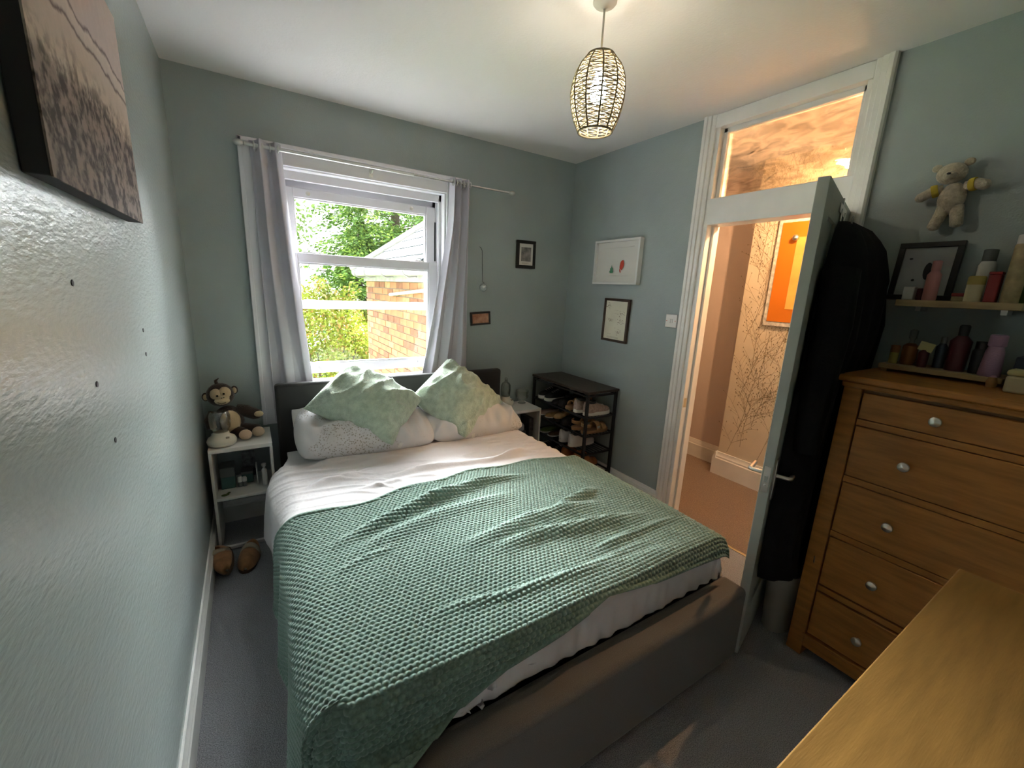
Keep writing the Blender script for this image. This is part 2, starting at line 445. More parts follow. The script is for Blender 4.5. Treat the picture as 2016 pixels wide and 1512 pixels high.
def skirting(name, a, b, nrm, h=.136, m='white_gloss', d=.018):
    """moulded board from a to b (xy), standing out along nrm"""
    a = Vector((*a, 0)); b = Vector((*b, 0)); n = Vector((*nrm, 0)); t = b - a
    prof = [(0,0),(d,0),(d,h*.72),(d*.8,h*.76),(d*.8,h*.82),(d*.45,h*.90),(d*.4,h),(0,h)]
    ring = lambda p: [p + n*x + Vector((0,0,z)) for x, z in prof]
    mb = MB().loft([ring(a), ring(b)])
    return struct(obj(name, mb, m, smooth=30))
skirting('baseboard_left', (0, YR), (0, 0), (1, 0))
skirting('baseboard_back', (0, 0), (W, 0), (0, -1))
skirting('baseboard_right', (W, 0), (W, DY0+.075), (-1, 0))
skirting('baseboard_right', (W, DY1-.07), (W, YR), (-1, 0))
skirting('baseboard_hall', (HX1, -.985), (HX1, -3.8), (-1, 0), h=.20, d=.028)
skirting('baseboard_hall', (HX1-.028, -.985), (HXR, -.985), (0, 1), h=.20, d=.028)
skirting('baseboard_hall', (HXR, .30), (HXR, -.985), (-1, 0), h=.17, d=.02)

# wallpaper branches: a flat print of forking twigs with buds
mb = MB()
def twig(y, z, ang, ln, lev, w):
    x = HX1 - .0012
    pts = [(y, z)]; a = ang
    k = 5
    for i in range(k):
        a += random.uniform(-.10, .10); y += math.sin(a)*ln/k; z += math.cos(a)*ln/k; pts.append((y, z))
    for i in range(k):
        (y0, z0), (y1, z1) = pts[i], pts[i+1]; d = math.hypot(y1-y0, z1-z0); ny, nz = -(z1-z0)/d*w, (y1-y0)/d*w
        q = .75
        mb.add([(x, y0-ny, z0-nz), (x, y0+ny, z0+nz), (x, y1+ny*q, z1+nz*q), (x, y1-ny*q, z1-nz*q)], [(0,1,2,3)])
    if lev > 0:
        for i in range(1, k+1):
            for s_ in (-1, 1):
                if random.random() < .62: twig(pts[i][0], pts[i][1], a*.6 + s_*random.uniform(.45, .8), ln*random.uniform(.32, .5), lev-1, w*.62)
    else:
        y1, z1 = pts[-1]; r = .0045
        mb.add([(x, y1 + r*math.cos(t*PI/3), z1 + r*1.4*math.sin(t*PI/3)) for t in range(6)], [tuple(range(6))])
for y_, z_ in ((-1.06,.22),(-1.16,.30),(-1.30,.21),(-1.09,.72),(-1.22,.80),(-1.36,.62),(-1.05,1.15),(-1.19,1.25),(-1.34,1.12),(-1.08,1.62),(-1.24,1.72),(-1.4,1.6),(-1.06,2.0),(-1.2,2.05),(-1.45,.3),(-1.52,.9),(-1.56,1.4)):
    [twig(y_+dy_, z_+dz_, random.uniform(-.35, .1), .44, 2, .0023) for dy_, dz_ in ((0,0),(-.06,.2))]
wp = obj('branch_print', mb, 'wallpaper_print', bpy.data.objects['wall_hall_far']); wp['kind'] = 'stuff'

# door casing + transom
tr = sempty('trim_1', (W, DY0, 0), 'white moulded door casing rising to the ceiling')
def casing(y_in, sgn, name):
    prof = [(0,0),(.012,.0),(.016,.006),(.016,.022),(.024,.026),(.024,.046),(.03,.050),(.03,.066),(.022,.074),(0,.074)]
    ring = lambda z: [Vector((W - d, y_in + sgn*w_, z)) for d, w_ in prof]
    obj(name, MB().loft([ring(0), ring(H)]), 'white_gloss', tr, smooth=25)
casing(DY0, 1, 'casing_board'); casing(DY1, -1, 'casing_board')
obj('jamb', MB().box((W-.002, DY0-.026, 0), (W+T+.004, DY0+.001, H-.002)).box((W+.05, DY0-.04, 0), (W+.09, DY0-.026, 1.90)), 'white_gloss', tr, bevel=.002)
obj('jamb', MB().box((W-.002, DY1-.001, 0), (W+T+.004, DY1+.022, H-.002)), 'white_gloss', tr, bevel=.002)
obj('head_board', MB().box((W-.012, DY1, 2.43), (W+T, DY0, H-.001)), 'white_gloss', tr, bevel=.002)
obj('hall_casing', MB().box((W+T, DY0, 0), (W+T+.02, DY0+.075, H-.002)).box((W+T, DY1-.075, 0), (W+T+.02, DY1, H-.002)), 'white_gloss', tr, bevel=.004)
obj('strike_plate', MB().box((W+.01, DY0-.0275, .78), (W+.035, DY0-.0262, .84)), 'brass_strip', tr)
t2 = sempty('window_2', (W, DY0, 1.9), 'transom window of wavy glass above the bedroom door')
obj('transom_rail', MB().box((W-.004, DY1, 1.907), (W+T, DY0, 2.052)), 'white_gloss', t2, bevel=.004)
obj('transom_frame', MB().box((W+.035, DY0-.026, 2.052), (W+.075, DY0-.05, 2.43)).box((W+.035, DY1+.022, 2.052), (W+.075, DY1+.046, 2.43)).box((W+.035, DY1, 2.405), (W+.075, DY0, 2.44)).box((W+.035, DY1, 2.052), (W+.075, DY0, 2.062)), 'white_gloss', t2, bevel=.003)
obj('transom_pane', MB().box((W+.053, DY1+.03, 2.055), (W+.058, DY0-.03, 2.42)), 'wavy_glass', t2)
struct(obj('trim_2', MB().box((W+.022, DY1, 0), (W+.042, DY0, .006)), 'brass_strip', bevel=.002), 'thin metal strip at the doorway between two carpets')

# open door leaf: hinge at the right jamb, swung in past square
TH = math.radians(15.5)
door = sempty('door_1', (2.612, DY1+.018, 0), 'pale grey green panelled bedroom door standing open', rz=PI + TH)
# local: x along the leaf from the hinge, y negative side = hall face ... room face after swing is +y(local)
DW, DT, DH = .722, .036, 1.893
b = MB()
st = .11
b.box((0, 0, .008), (st, DT, DH)).box((DW-st, 0, .008), (DW, DT, DH)).box((st, 0, .008), (DW-st, DT, .22)).box((st, 0, DH-.11), (DW-st, DT, DH)).box((st, 0, .72), (DW-st, DT, .90)).box((DW/2-.05, 0, .22), (DW/2+.05, DT, .72)).box((DW/2-.05, 0, .90), (DW/2+.05, DT, DH-.11))
obj('door_leaf', b, 'door_paint', door, bevel=.002, local=True)
for x0, x1 in ((st, DW/2-.05), (DW/2+.05, DW-st)):
    for z0, z1 in ((.22, .72), (.90, DH-.11)):
        obj('door_panel', MB().box((x0-.002, .010, z0-.002), (x1+.002, DT-.010, z1+.002)), 'door_paint', door, local=True)
obj('lock_plate', MB().box((DW-.0005, .007, .755), (DW+.0015, DT-.007, .86)), 'satin_nickel', door, bevel=.0005, local=True)
obj('latch_bolt', MB().box((DW, .012, .80), (DW+.010, DT-.012, .825)).ball((DW+.0015, DT/2, .785), .005, 8), 'brushed_steel', door, bevel=.001, local=True)
for side, nm in ((1, 'inside_handle'), (-1, 'outside_handle')):
    y0 = DT if side == 1 else 0
    mb = MB().box((DW-.075, min(y0, y0+side*.006), .715), (DW-.035, max(y0, y0+side*.006), .885))
    hp = obj('handle_plate', mb, 'satin_nickel', door, bevel=.002, local=True)
    mb = MB().tube([(DW-.055, y0, .815), (DW-.055, y0+side*.045, .815), (DW-.06, y0+side*.052, .815), (DW-.16, y0+side*.054, .812)], [.008,.008,.009,.007], 10)
    obj('lever_handle', mb, 'satin_nickel', hp, smooth=50, local=True)
for z_ in (.2, 1.0, 1.7): obj('hinge', MB().tube([(-.004, DT+.002, z_), (-.004, DT+.002, z_+.09)], .006, 8), 'brushed_steel', door, local=True, smooth=40)

# ---- sash window
win = sempty('window_1', (.97, 0, WZ0), 'white double hung sash window with the lower sash raised')
b = MB()
AO0, AO1, AZ = .297, 1.652, 2.212
for a_, c_ in (((AO0, .60), (WX0, AZ)), ((WX1, .60), (AO1, AZ)), ((WX0, WZ1-.005), (WX1, AZ))):
    b.box((a_[0], -.018, a_[1]), (c_[0], .0, c_[1]))
obj('architrave', b, 'window_white', win, bevel=.004)
obj('architrave_bead', MB().box((AO0-.008, -.026, .60), (AO0+.014, 0, AZ+.008)).box((AO1-.014, -.026, .60), (AO1+.008, 0, AZ+.008)).box((AO0-.008, -.026, AZ-.014), (AO1+.008, 0, AZ+.008)), 'window_white', win, bevel=.004)
b = MB().box((WX0, 0, WZ0), (WX0+.012, .26, WZ1)).box((WX1-.012, 0, WZ0), (WX1, .26, WZ1)).box((WX0, 0, WZ1-.012), (WX1, .26, WZ1))
obj('window_lining', b, 'window_white', win, bevel=.002)
IX0, IX1 = .50, 1.462
b = MB().box((WX0+.01, .055, WZ0), (IX0, .075, WZ1)).box((IX1, .055, WZ0), (WX1-.01, .075, WZ1)).box((WX0, .055, 2.055), (WX1, .075, WZ1))
b.box((WX0+.01, .118, WZ0), (IX0-.005, .128, WZ1)).box((IX1+.005, .118, WZ0), (WX1-.01, .128, WZ1))
b.box((WX0+.01, .172, WZ0), (IX0+.005, .19, WZ1)).box((IX1-.005, .172, WZ0), (WX1-.01, .19, WZ1)).box((WX0, .172, 2.02), (WX1, .19, WZ1))
obj('staff_bead', b, 'window_white', win, bevel=.004)
obj('sash_channel', MB().box((IX1-.002, .119, 1.66), (IX1+.022, .171, 1.93)).box((IX0-.022, .119, 1.66), (IX0+.002, .171, 1.93)), 'dark_plastic', win)
def sash(name, y0, z0, z1, top, bot, horn):
    sx0, sx1 = IX0-.008, IX1+.008
    d = .042
    s_ = obj(name, MB().box((sx0, y0, z0), (sx0+.062, y0+d, z1)).box((sx1-.072, y0, z0), (sx1, y0+d, z1)), 'window_white', win, bevel=.004)
    obj('top_rail', MB().box((sx0+.062, y0+.001, z1-top), (sx1-.072, y0+d-.001, z1)), 'window_white', s_, bevel=.004)
    obj('bottom_rail', MB().box((sx0+.062, y0+.001, z0), (sx1-.072, y0+d-.001, z0+bot)), 'window_white', s_, bevel=.004)
    obj('glazing_bead', MB().box((sx0+.06, y0+.006, z0+bot-.002), (sx0+.070, y0+.03, z1-top)).box((sx1-.08, y0+.006, z0+bot), (sx1-.07, y0+.03, z1-top)).box((sx0+.06, y0+.006, z1-top-.008), (sx1-.07, y0+.03, z1-top+.002)).box((sx0+.06, y0+.006, z0+bot-.002), (sx1-.07, y0+.03, z0+bot+.008)), 'window_white', s_, bevel=.002)
    obj('pane', MB().box((sx0+.06, y0+.018, z0+bot-.005), (sx1-.07, y0+.022, z1-top+.005)), 'window_glass', s_)
    return s_
up = sash('upper_sash', .128, 1.305, 2.03, .055, .045, 0)
lo = sash('lower_sash', .076, .888, 1.648, .058, .062, 0)
for x_ in (.62, 1.33):
    obj('sash_catch', MB().box((x_-.04, .09, 1.648), (x_+.04, .112, 1.656)).tube([(x_-.012, .10, 1.656), (x_-.012, .10, 1.670), (x_+.02, .097, 1.674)], .005, 6), 'brushed_steel', lo, bevel=.001)
    obj('sash_catch', MB().box((x_-.04, .135, 1.350), (x_+.04, .158, 1.360)), 'brushed_steel', up, bevel=.001)
for x_ in (.635, 1.31):
    obj('finger_lift', MB().box((x_-.026, .0735, .900), (x_+.026, .0765, .912)).tube([(x_-.02, .072, .915), (x_-.012, .058, .922), (x_+.012, .058, .922), (x_+.02, .072, .915)], .0045, 6).tube([(x_, .058, .924), (x_, .07, .938)], .005, 6), 'brushed_steel', lo)
for x_ in (.635, 1.285):
    obj('sash_knob', MB().lathe([(.007, 0), (.007, .012), (.013, .016), (.013, .022), (.004, .026)], (x_, .128, 2.0), 10, m=Matrix.Rotation(PI/2, 3, 'X')), 'satin_nickel', up, smooth=40)
obj('window_sill', MB().box((WX0, .0, WZ0-.03), (WX1, .30, WZ0+.005)), 'window_white', win, bevel=.006)
obj('outer_sill', MB().box((WX0-.03, .28, WZ0-.10), (WX1+.03, .40, WZ0-.02)), 'stone_grey', win, bevel=.006)

# ================================================================== OUTDOORS
struct(obj('ground_outside', MB().box((-14, .45, -3.0), (22, 30, -2.8)), 'lawn'), 'lawn far below the window')
# rear wing of the house: brick side wall running away from the window
BX, BY0, BY1, BZ1 = 1.66, .40, 3.10, 1.51
hs = thing('house_extension', 'brick rear wing of the house with pale slate roof outside the window', 'building', (BX, 1.6, -2.8))
obj('mortar_wall', MB().box((BX+.006, .305, -2.8), (4.6, BY1-.006, BZ1)), 'mortar', hs)
ch, bl = .0755, .228
bm = {}
def brick_mesh(ln, m):
    k = (round(ln, 3), m)
    if k not in bm:
        mb = MB().box((-.004, -ln/2, -ch/2+.005), (.05, ln/2, ch/2-.005)); me = bpy.data.meshes.new('brick'); me.from_pydata(mb.v, [], mb.f)
        me.materials.append(MAT[m]); bm[k] = me
    return bm[k]
nb_ = 0
rows = int((BZ1 - .12) / ch)
for r_ in range(rows):
    z_ = BZ1 - ch*(r_+.5); y_ = BY1
    if z_ < .18 : continue
    header = r_ % 2 == 1
    first = True
    ymin = .62 if z_ > .5 else 1.3
    while y_ > ymin:
        ln = (bl/2 if (header and first) else bl) - .010
        m_ = random.choices(['brick_face', 'brick_dark', 'brick_pale'], [6, 2, 3])[0]
        o = bpy.data.objects.new('brick', brick_mesh(ln, m_)); C.objects.link(o); o.parent = hs
        o.location = Vector((BX + random.uniform(-.003, .003), y_ - ln/2, z_)) - Vector((BX, 1.6, -2.8)); nb_ += 1
        y_ -= ln + .010; first = False
# far end bricks are only the wall's corner; near, hidden part stays a plain brick skin
obj('brick_skin', MB().box((BX-.001, .31, -2.8), (BX+.02, .62, BZ1)).box((BX-.001, .62, -2.8), (BX+.02, BY1, .16)), 'brick_face', hs)
obj('fascia', MB().box((BX-.03, .31, BZ1), (BX+.03, BY1+.03, BZ1+.085)).box((BX, BY1, BZ1), (4.6, BY1+.03, BZ1+.085)), 'stone_grey', hs, bevel=.004)
EX, EZ, EY = BX-.13, BZ1+.115, BY1+.13          # eave line
g = MB()
prof = [(-.055, .035), (-.055, 0), (-.035, -.032), (0, -.042), (.035, -.032), (.055, 0), (.055, .035), (.048, .035), (.048, .002), (.03, -.026), (0, -.035), (-.03, -.026), (-.048, .002), (-.048, .035)]
g.loft([[Vector((EX+.02+x, y, EZ-.02+z)) for x, z in prof] for y in (.31, EY)])
gu = obj('gutter', g, 'gutter_grey', hs, smooth=40)
for y_ in (1.0, 1.75, 2.5, 3.05): obj('gutter_bracket', MB().tube([(EX-.045, y_, EZ+.02), (EX-.035, y_, EZ-.045), (EX+.02, y_, EZ-.075), (EX+.12, y_, EZ-.06)], .009, 6), 'stone_grey', gu)
# hipped roof: side slope rising towards +x, far hip slope towards -y
PT = math.tan(math.radians(38)); RX = 1.75; RZ = EZ + RX*PT
rf = obj('roof', MB().add([(EX, .31, EZ), (EX, EY, EZ), (EX+RX, EY-RX, RZ), (EX+RX, .31, RZ), (EX+2*RX, EY, EZ), (EX+2*RX, .31, EZ)], [(0,1,2,3),(1,4,2),(3,2,4,5),(0,3,5,4,1)]), 'slate', hs)
sw, sg = .30, .20; cs = math.cos(math.radians(38)); sn = math.sin(math.radians(38))
sl = MB().box((0, -sw/2+.004, 0), (sg*1.25, sw/2-.004, .010)); sme = bpy.data.meshes.new('slate'); sme.from_pydata(sl.v, [], sl.f); sme.materials.append(MAT['slate'])
ns = 0
for i in range(11):
    d = i*sg
    ylim = EY - d*cs
    y_ = ylim - .02 - (.15 if i % 2 else 0)
    while y_ > 1.0 - .0*i:
        o = bpy.data.objects.new('slate', sme); C.objects.link(o); o.parent = rf
        o.location = Vector((EX + d*cs - .01, y_ - sw/2, EZ + d*sn + .012 + .004)) - wl(rf); o.rotation_euler = (random.uniform(-.01, .01), -math.radians(35.2), 0); y_ -= sw; ns += 1
obj('hip_tile', MB().tube([(EX-.02, EY+.02, EZ+.03), (EX+RX, EY-RX, RZ+.03)], .05, 8), 'stone_grey', hs, smooth=True)
obj('overflow_pipe', MB().tube([(BX-.03, 1.88, 1.368), (BX-.03, .70, 1.445)], .017, 10).tube([(BX-.03, 1.4, 1.40), (BX+.03, 1.4, 1.40)], .01, 6), 'pipe_cream', hs, smooth=40)

def leaves(name, centers, normals, size, m, parent, aspect=2.0, jitter=.9, kind='stuff', droop=0):
    """one quad leaf (rhombus) at each centre"""
    n = len(centers); c = np.asarray(centers)
    d = np.asarray(normals) + RNG.normal(0, jitter, (n, 3)); d[:,2] -= droop; d /= np.linalg.norm(d, axis=1)[:,None] + 1e-9
    a = RNG.normal(0, 1, (n, 3)); s_ = np.cross(d, a); s_ /= np.linalg.norm(s_, axis=1)[:,None] + 1e-9
    sz = size*RNG.uniform(.6, 1.3, n)[:,None]
    v = np.stack([c - d*sz*.5, c + s_*sz/aspect*.5, c + d*sz*.5, c - s_*sz/aspect*.5], 1).reshape(-1,3)
    v = v - np.array(wl(parent))
    o = arrmesh(name, v, np.arange(n*4).reshape(-1,4), m, parent, smooth=False); o['kind'] = kind
    return o
def conifer(name, label, base, height, rad, n, m, m2, seed, skew=0):
    t = thing(name, label, 'tree', base)
    bx, by, bz = base
    obj('trunk', MB().tube([(bx, by, bz), (bx, by, bz+height*.5), (bx, by, bz+height*.96)], [.2, .13, .02], 8), 'bark', t, smooth=True)
    br = MB(); cs_, ns_ = [], []
    R = np.random.default_rng(seed)
    for i in range(n):
        f = R.uniform(.06, 1) ; z = bz + height*f
        ln = rad*(1-f)**.75*R.uniform(.7, 1.15) + .15
        a = R.uniform(0, 2*PI); dr = np.array([math.cos(a), math.sin(a)])
        if i % 6 == 0: br.tube([(bx, by, z-.1), (bx+dr[0]*ln*.6, by+dr[1]*ln*.6, z-.02), (bx+dr[0]*ln, by+dr[1]*ln, z+.05)], [.02, .014, .005], 4)
        k = int(60 + 105*ln/rad)
        s_ = R.uniform(.35, 1.0, k)**.7
        lat = R.normal(0, .17, k)*s_*ln*.75
        px = bx + dr[0]*ln*s_ - dr[1]*lat; py = by + dr[1]*ln*s_ + dr[0]*lat
        pz = z + .10*ln*np.sin(s_*2.2) - .25*s_**2*ln*.6 + R.normal(0, .05, k) - abs(lat)*.35
        cs_.append(np.stack([px, py, pz], 1))
        ns_.append(np.stack([np.full(k, dr[0])*.8 - dr[1]*np.sign(lat)*.9, np.full(k, dr[1])*.8 + dr[0]*np.sign(lat)*.9, np.full(k, -.25)], 1))
    obj('branch', br, 'bark', t)['kind'] = 'stuff'
    cs_ = np.concatenate(cs_); ns_ = np.concatenate(ns_)
    sel = RNG.random(len(cs_)) < .6
    leaves('foliage', cs_[sel], ns_[sel], .115, m, t, aspect=2.6, jitter=.35, droop=.1)
    leaves('foliage', cs_[~sel], ns_[~sel], .105, m2, t, aspect=2.6, jitter=.35, droop=.05)
    return t
def bush(name, label, c, r, n, m, cat='bush', size=.075, m2=None, trunk=True):
    t = thing(name, label, cat, (c[0], c[1], -2.8))
    q = RNG.normal(0, 1, (n, 3)); q /= np.linalg.norm(q, axis=1)[:,None]
    lump = 1 + .22*np.sin(q[:,0]*7 + c[0]) * np.sin(q[:,1]*6) * np.sin(q[:,2]*8+1)
    rr = RNG.uniform(.62, 1.0, n)**.5
    p = np.array(c) + q*np.array(r)*(rr*lump)[:,None]
    k = int(n*.75) if m2 else n
    leaves('foliage', p[:k], q[:k], size, m, t, aspect=1.7, jitter=.8)
    if m2: leaves('foliage', p[k:], q[k:], size*.9, m2, t, aspect=1.7, jitter=.8)
    st_ = MB()
    for i in range(7):
        a = 2*PI*i/7; st_.tube([(c[0], c[1], -2.8), (c[0]+.3*r[0]*math.cos(a), c[1]+.3*r[1]*math.sin(a), c[2]-r[2]*.3), (c[0]+.75*r[0]*math.cos(a), c[1]+.75*r[1]*math.sin(a), c[2]+r[2]*.35)], [.06, .04, .01], 5)
    obj('stem', st_, 'bark', t)
    return t
conifer('fir_tree', 'tall dark green conifer filling the upper window behind the slate roof', (3.9, 9.2, -2.8), 11.5, 3.1, 1000, 'fir_leaf', 'fir_leaf_light', 3)
conifer('fir_tree', 'smaller conifer half hidden between the tall conifer and the hedge', (2.55, 7.6, -2.8), 5.6, 1.25, 320, 'fir_leaf', 'fir_leaf_light', 5)
bush('garden_hedge', 'bright yellow green shrub filling the lower left of the window', (1.40, 5.6, -.35), (1.05, .9, 1.75), 22000, 'hedge_leaf', m2='autumn_leaf')
bush('garden_hedge', 'paler yellow green shrub beside the brick corner', (2.45, 6.9, -.55), (.9, .6, 1.45), 12000, 'hedge_leaf')
bush('leafy_tree', 'thin leafy tree against the white sky at the left of the window', (.35, 7.6, 2.95), (1.25, .9, 1.5), 2400, 'broad_leaf', cat='tree', size=.10)

# ================================================================== BED
bed = thing('bed', 'dark upholstered double bed frame with low footboard under the window', 'bed', (1.135, -1.1, 0))
BXL, BXR = .365, 1.888
HBZ = .884
obj('headboard', MB().box((BXL-.004, -.188, .05), (1.885, -.125, HBZ)), 'charcoal_fabric', bed, bevel=.018, seg=3)
obj('footboard', MB().box((BXL, -2.188, .03), (BXR, -2.078, .352)), 'frame_fabric', bed, bevel=.024, seg=4)
obj('side_rail', MB().box((BXL, -2.08, .03), (BXL+.055, -.18, .345)), 'frame_fabric', bed, bevel=.012)
obj('side_rail', MB().box((BXR-.055, -2.08, .03), (BXR, -.18, .345)), 'frame_fabric', bed, bevel=.012)
for x_ in (BXL+.05, BXR-.09):
    for y_ in (-2.16, -.18): obj('leg', MB().box((x_, y_, 0), (x_+.04, y_+.04, .05)), 'dark_plastic', bed)
obj('slat_base', MB().box((BXL+.05, -2.078, .20), (BXR-.05, -.18, .235)), 'dark_plastic', bed)
tag(obj('mattress', MB().box((BXL+.062, -2.015, .236), (BXR-.062, -.195, .445)), 'mattress_cream', bevel=.05, seg=4), 'cream mattress edge showing above the footboard', 'mattress')

def ridge(X, Y, lines, h, w):
    Z = np.zeros_like(X)
    for k, ln in enumerate(lines):
        best = np.full_like(X, 1e9); along = np.zeros_like(X); sgn = np.zeros_like(X)
        L_tot = sum(math.dist(ln[i], ln[i+1]) for i in range(len(ln)-1)); acc = 0
        for (x0, y0), (x1, y1) in zip(ln[:-1], ln[1:]):
            dx, dy = x1-x0, y1-y0; l2 = dx*dx+dy*dy; t = np.clip(((X-x0)*dx+(Y-y0)*dy)/l2, 0, 1)
            d = np.hypot(X-x0-t*dx, Y-y0-t*dy); m_ = d < best
            best = np.where(m_, d, best); along = np.where(m_, (acc + t*math.sqrt(l2))/L_tot, along)
            sgn = np.where(m_, np.sign(dx*(Y-y0)-dy*(X-x0)), sgn); acc += math.sqrt(l2)
        ww = w*(1 + .5*math.sin(k*2.3))
        env = np.sin(np.clip(along*3, 0, 1)*PI/2)**2*np.sin(np.clip((1-along)*3, 0, 1)*PI/2)**2
        wd = np.where(sgn > 0, ww*.7, ww*1.5)
        Z += h*(.7+.5*math.cos(k*1.7))*env*np.exp(-(best/wd)**2)
    return Z
def vnoise(X, Y, f, seed):
    R = np.random.default_rng(seed); Z = np.zeros_like(X)
    for i in range(7):
        a = R.uniform(0, 2*PI); k = f*R.uniform(.6, 1.5); Z += np.sin(k*(X*math.cos(a)+Y*math.sin(a)) + R.uniform(0, 6))
    return Z/7
BL_R = [[[0.403,-1.409],[0.553,-1.362],[0.906,-1.253],[1.304,-1.19]],[[0.439,-1.509],[0.651,-1.433],[0.905,-1.376],[1.355,-1.372]],[[0.414,-1.57],[0.554,-1.524],[0.708,-1.502]],[[0.796,-1.637],[0.989,-1.632],[1.213,-1.583],[1.664,-1.643]],[[0.903,-1.712],[1.181,-1.703],[1.337,-1.736],[1.763,-1.798]],[[0.563,-1.905],[0.741,-1.893],[0.9,-1.931],[1.151,-1.957],[1.63,-1.933]],[[0.949,-1.945],[1.249,-1.979],[1.75,-2.037]],[[1.315,-1.59],[1.691,-1.512]],[[0.734,-1.287],[1.06,-1.192],[1.518,-1.228]],[[0.591,-2.101],[0.735,-2.098],[0.884,-2.145]],[[1.26,-1.886],[1.55,-1.87],[1.83,-1.882]]]
DV_R = [[[0.641,-0.936],[0.968,-0.871],[1.377,-0.919],[1.823,-0.912]],[[0.912,-0.692],[1.284,-0.701],[1.715,-0.656]],[[0.468,-0.692],[0.697,-0.664],[1.161,-0.596]],[[1.431,-0.945],[1.652,-0.877],[1.756,-0.78]],[[0.407,-0.846],[0.522,-0.815],[0.723,-0.785]],[[1.168,-0.817],[1.472,-0.744],[1.705,-0.855]],[[.42,-1.0],[.75,-.97],[1.1,-1.0]],[[.42,-.58],[.62,-.56],[.9,-.54]]]
XL, XR, YF = .395, 1.805, -2.035          # where the cover starts to turn down
def path(s_, r, flare, drop_rate=1.0):
    """overhang length -> (out, down): quarter round of radius r, then nearly straight down"""
    q = r*PI/2
    th = np.clip(s_/r, 0, PI/2)
    out = r*np.sin(th); dn = r*(1-np.cos(th))
    e = np.clip(s_-q, 0, None)
    return out + e*flare, dn + e*math.sqrt(1-flare*flare)
def foot_path(s_):
    """over the cover's end, across the footboard top, down its front"""
    P = np.array([(0,0,0),(.03,.028,.004),(.07,.05,.04),(.16,.062,.125),(.20,.09,.150),(.29,.175,.158),(.33,.190,.19),(.8,.205,.65)])
    return np.interp(s_, P[:,0], P[:,1]), np.interp(s_, P[:,0], P[:,2])
def drape(A, Bv, zt, fold=0.0, rl=.085, rr=.085):
    sl_ = np.clip(XL - A, 0, None); sr_ = np.clip(A - XR, 0, None); sf = np.clip(YF - Bv, 0, None)
    d = np.hypot(sl_, sf) + 1e-9; w = sl_/d
    lo_, ld = path(d, rl, .05); fo, fd = foot_path(d)
    ro, rd = path(sr_, rr, .05)
    wav = fold*np.sin(Bv*16 + 1.2*np.sin(Bv*5))*np.clip((sl_-.08)/.25, 0, 1) + fold*1.6*np.sin(np.arctan2(sf, sl_+1e-9)*9)*np.clip((np.minimum(sl_, sf))/.12, 0, 1)
    X = np.clip(A, XL, XR) - w*(lo_ + wav) + ro
    Y = np.clip(Bv, YF, None) - (1-w)*(fo + wav*.4) * np.where(sf > 0, 1, 0)
    Z = zt - (w*w*ld + (1-w*w)*fd) - rd
    return X, Y, Z, sl_
# --- duvet
def creases(A, Bv):
    Z = 0
    for k, (fr, sl, am) in enumerate(((46, .22, .009), (61, -.16, .007), (84, .34, .006), (110, .05, .004))):
        ph = fr*(Bv + sl*A + .035*np.sin(5.1*A+k) + .02*np.sin(11*A+2*k)) + 1.5*vnoise(A, Bv, 6, 40+k)
        Z = Z + am*np.exp(-(np.sin(ph/2)/.30)**2)*np.clip(vnoise(A*.8, Bv*1.6, 8, 50+k)*3.2+.25, 0, 1)
    return Z
nx, ny = 300, 280
a = np.linspace(XL-.36, XR+.17, nx); bb = np.linspace(-.30, -2.235, ny)
A, Bv = np.meshgrid(a, bb)
zt = .512 + .012*vnoise(A, Bv, 5, 1) + .005*vnoise(A, Bv, 16, 2) + creases(A, Bv) + ridge(A, Bv, DV_R, .020, .018) + .05*np.clip((-.42-Bv)/-.14, 0, 0)
und = np.clip((-1.12-Bv)/.08, 0, 1)
X, Y, Z, SL = drape(A, Bv, zt - .010*und, fold=.012*(1-1*und[:,:1]))
X = X + und*(.030*np.clip(SL/.05, 0, 1) - .03*np.clip((A-XR)/.05, 0, 1))
hem = .012*np.sin(Bv*9)+.02*vnoise(A, Bv, 4, 9)
Z = Z + np.clip(SL-.1, 0, 1)*hem*2
X = X - .035*np.exp(-((Bv+.72)/.28)**2)*np.clip(SL/.1, 0, 1) + .012*np.sin(Bv*22)*np.clip((SL-.05)/.2, 0, 1)
# duvet end tucks in front of the footboard
sfd = np.clip((YF-Bv)/.1, 0, 1); pl_ = np.sin(A*58 + 2.2*np.sin(A*11) + 14*(Bv+2.1)) + .6*np.sin(A*97+1.5*np.sin(A*17)-9*Bv)
Y = np.maximum(Y, -2.075) - sfd*.0040*(1+pl_*.8); Z = np.maximum(Z, .16)
Z = np.where(Bv < -2.06, np.maximum(Z, .347), Z)
X = X + .075*np.clip((Bv+.52)/.14, 0, 1)*np.clip(SL/.08, 0, 1)
duvet = bigmesh('duvet', np.stack([X, Y, Z], 2), 'duvet_cotton')
duvet.modifiers.new('thick', 'SOLIDIFY').thickness = .02
tag(duvet, 'creased pale lilac duvet spread across the bed', 'duvet')
